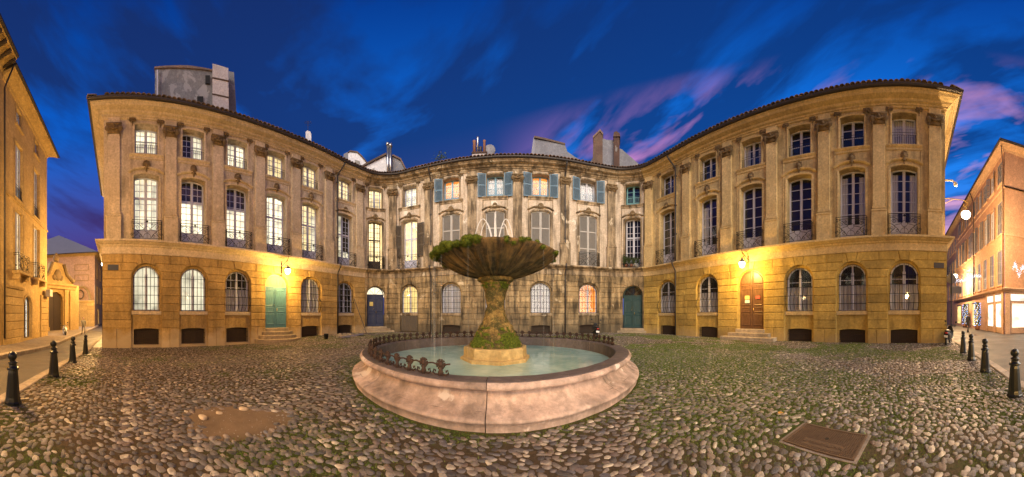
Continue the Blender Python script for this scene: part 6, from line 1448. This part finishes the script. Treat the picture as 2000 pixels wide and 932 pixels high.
def person(px, py, label, coat, face, stride=.16):
    x, y, z = at_ground(px, py); t = thing('person', label, 'person', (x, y, z)); m = T3(x, y, z) @ Matrix.Rotation(face, 4, 'Z')
    J = [(0, 0, .95), (0, .0, 1.15), (0, .01, 1.38), (0, .02, 1.50), (.09, 0, .92), (.10, -stride, .50), (.10, -stride*1.0+.06, .08), (.10, -stride-.08, .04), (-.09, 0, .92), (-.10, stride*.5, .50), (-.10, stride+.1, .09), (-.10, stride-.02, .04), (.19, 0, 1.40), (.25, .04, 1.13), (.23, -.06, .90), (-.19, 0, 1.40), (-.25, -.02, 1.13), (-.23, -.14, .92)]
    E_ = [(0, 1), (1, 2), (2, 3), (0, 4), (4, 5), (5, 6), (6, 7), (0, 8), (8, 9), (9, 10), (10, 11), (2, 12), (12, 13), (13, 14), (2, 15), (15, 16), (16, 17)]
    rad = [.15, .145, .16, .06, .09, .062, .045, .04, .09, .062, .045, .04, .07, .05, .035, .07, .05, .035]
    me = bpy.data.meshes.new('body'); me.from_pydata(J, E_, []); me.materials.append(MAT[coat]); o = put(me, 'body', t, m); sk = o.modifiers.new('skin', 'SKIN')
    for v, r in zip(me.skin_vertices[0].data, rad): v.radius = (r, r*.85)
    me.skin_vertices[0].data[0].use_root = True; ss = o.modifiers.new('sub', 'SUBSURF'); ss.levels = 2; ss.render_levels = 2
    mb = MB(); mb.ball((0, .0, 1.64), (.078, .095, .115), 12, 9); mb.ball((0, -.097, 1.63), (.014, .02, .022), 6, 4); mb.ball((.078, .01, 1.63), (.012, .02, .03), 6, 4); mb.ball((-.078, .01, 1.63), (.012, .02, .03), 6, 4); mb.tube([(0, .015, 1.48), (0, .01, 1.57)], .048, 8); mb.build('head', 'skin', t, smooth=True, mtx=m)
    mb = MB(); mb.ball((0, .022, 1.675), (.088, .095, .10), 12, 8); mb.build('hair', 'hair', t, smooth=True, mtx=m)
    for sg in (1, -1): mb = MB(); c = (.23 if sg > 0 else -.23, -.07 if sg > 0 else -.15, .85); mb.ball(c, (.022, .035, .05), 8, 6); [mb.tube([(c[0], c[1]-.03+.02*i, .82), (c[0]-.005, c[1]-.035+.02*i, .755+.006*abs(i-1))], .009, 5) for i in range(4)]; mb.tube([(c[0], c[1]-.03, .86), (c[0]-.01, c[1]-.06, .81)], .011, 5); mb.build('hand', 'skin', t, smooth=True, mtx=m)
person(163, 655, 'pedestrian in a grey coat walking along the left street', 'cloth_grey', 2.0)
person(1891, 650, 'pedestrian in dark clothes near the orange shop on the right', 'cloth_dark', .6)
x, y, z = at_ground(637, 663); mb = MB(); mb.lathe([(.0, .01), (.13, .01), (.17, .36), (.185, .37), (.185, .39), (.16, .385), (.12, .05), (.0, .05)], 16, (x, y, z)); mb.tube([(x+.17*math.cos(a), y+.02, z+.36-.12*math.sin(a)) for a in [PI*i/8 for i in range(9)]], .006, 4)
tag(mb.build('bucket', 'black_plastic', smooth=True), 'black bucket standing by the foot of the left townhouse', 'bucket')
rb = thing('rubble_heap', 'low heap of pale rubble in the left corner of the square', 'rubble', at_ground(672, 658)); mb = MB()
for i in range(70):
    q = at_ground(R.uniform(657, 700), R.uniform(652.5, 659)); s_ = R.uniform(.03, .12); v_, f_ = dome(6, 3, i); mb.add([(q[0]+p[0]*s_, q[1]+p[1]*s_, q[2]+p[2]*s_*.8+.01) for p in v_], f_)
o = mb.build('rubble', 'rubble', rb); o['kind'] = 'stuff'
A, B = Vector(at_ground(664, 662)), Vector(at_ground(708, 655)); mb = MB(); n = 16; d = (B-A).normalized(); nn = Vector((-d.y, d.x, 0))
for i in range(n+1):
    for j in range(7): u = i/n; p = A.lerp(B, u)+nn*((j/6-.5)*.55+.08*math.sin(i*1.3)); mb.v.append((p.x, p.y, p.z+.03+.07*abs(math.sin(i*.9+j*1.1))+.05*math.sin(j/6*PI)))
mb.f = [(i*7+j, (i+1)*7+j, (i+1)*7+j+1, i*7+j+1) for i in range(n) for j in range(6)]; tag(mb.build('tarpaulin', 'tarp', smooth=True), 'crumpled blue-grey tarpaulin lying in the left corner of the square', 'tarpaulin')
A = UP.pt(S(688), -.25, 3.0); B = Vector(at_ground(716, 654)); tag(MB().tube([A, B+Vector((0, 0, .1))], .035, 6).build('leaning_pole', 'shutter_brown'), 'thin brown pole leaning against the wall beside the blue door', 'pole')
# potted plants on the balcony of the right corner bay
for k_, (dx, s_, pot, lab) in enumerate(((-.55, 1.0, 'terracotta', 'bushy potted plant at the left of the corner balcony'), (-.1, .9, 'terracotta', 'bushy potted plant in the middle of the corner balcony'), (.35, .8, 'white_plastic', 'plant in a white pot on the corner balcony'))):
    p = UP.pt(S(1236)+dx, -.22, string_top(S(1236))+.04); t = thing('potted_plant', lab, 'plant', tuple(p), 'plants on the corner balcony'); mb = MB(); mb.lathe([(.0, 0), (.10, 0), (.15, .28), (.13, .28), (.0, .24)], 12, tuple(p)); mb.build('pot', pot, t, smooth=True); mb = MB()
    for i in range(520):
        a = R.uniform(0, 6.28); b = p+Vector((.05*math.cos(a), .05*math.sin(a), .26)); d = Vector((math.cos(a)*R.uniform(.1, .38), math.sin(a)*R.uniform(.08, .22), R.uniform(.1, .75)))*s_; q = b+d*R.uniform(.5, 1); w = Vector((R.gauss(0, 1), R.gauss(0, 1), R.gauss(0, 1)))*.03; mb.add([q-w, q+w, q+d*.22+Vector((0, 0, -.06))], [(0, 1, 2)])
    for i in range(12): a = R.uniform(0, 6.28); mb.tube([p+Vector((0, 0, .24)), p+Vector((.25*math.cos(a), .15*math.sin(a), .6))*s_+Vector((0, 0, .1))], .008, 4)
    mb.build('foliage', 'leaf', t)
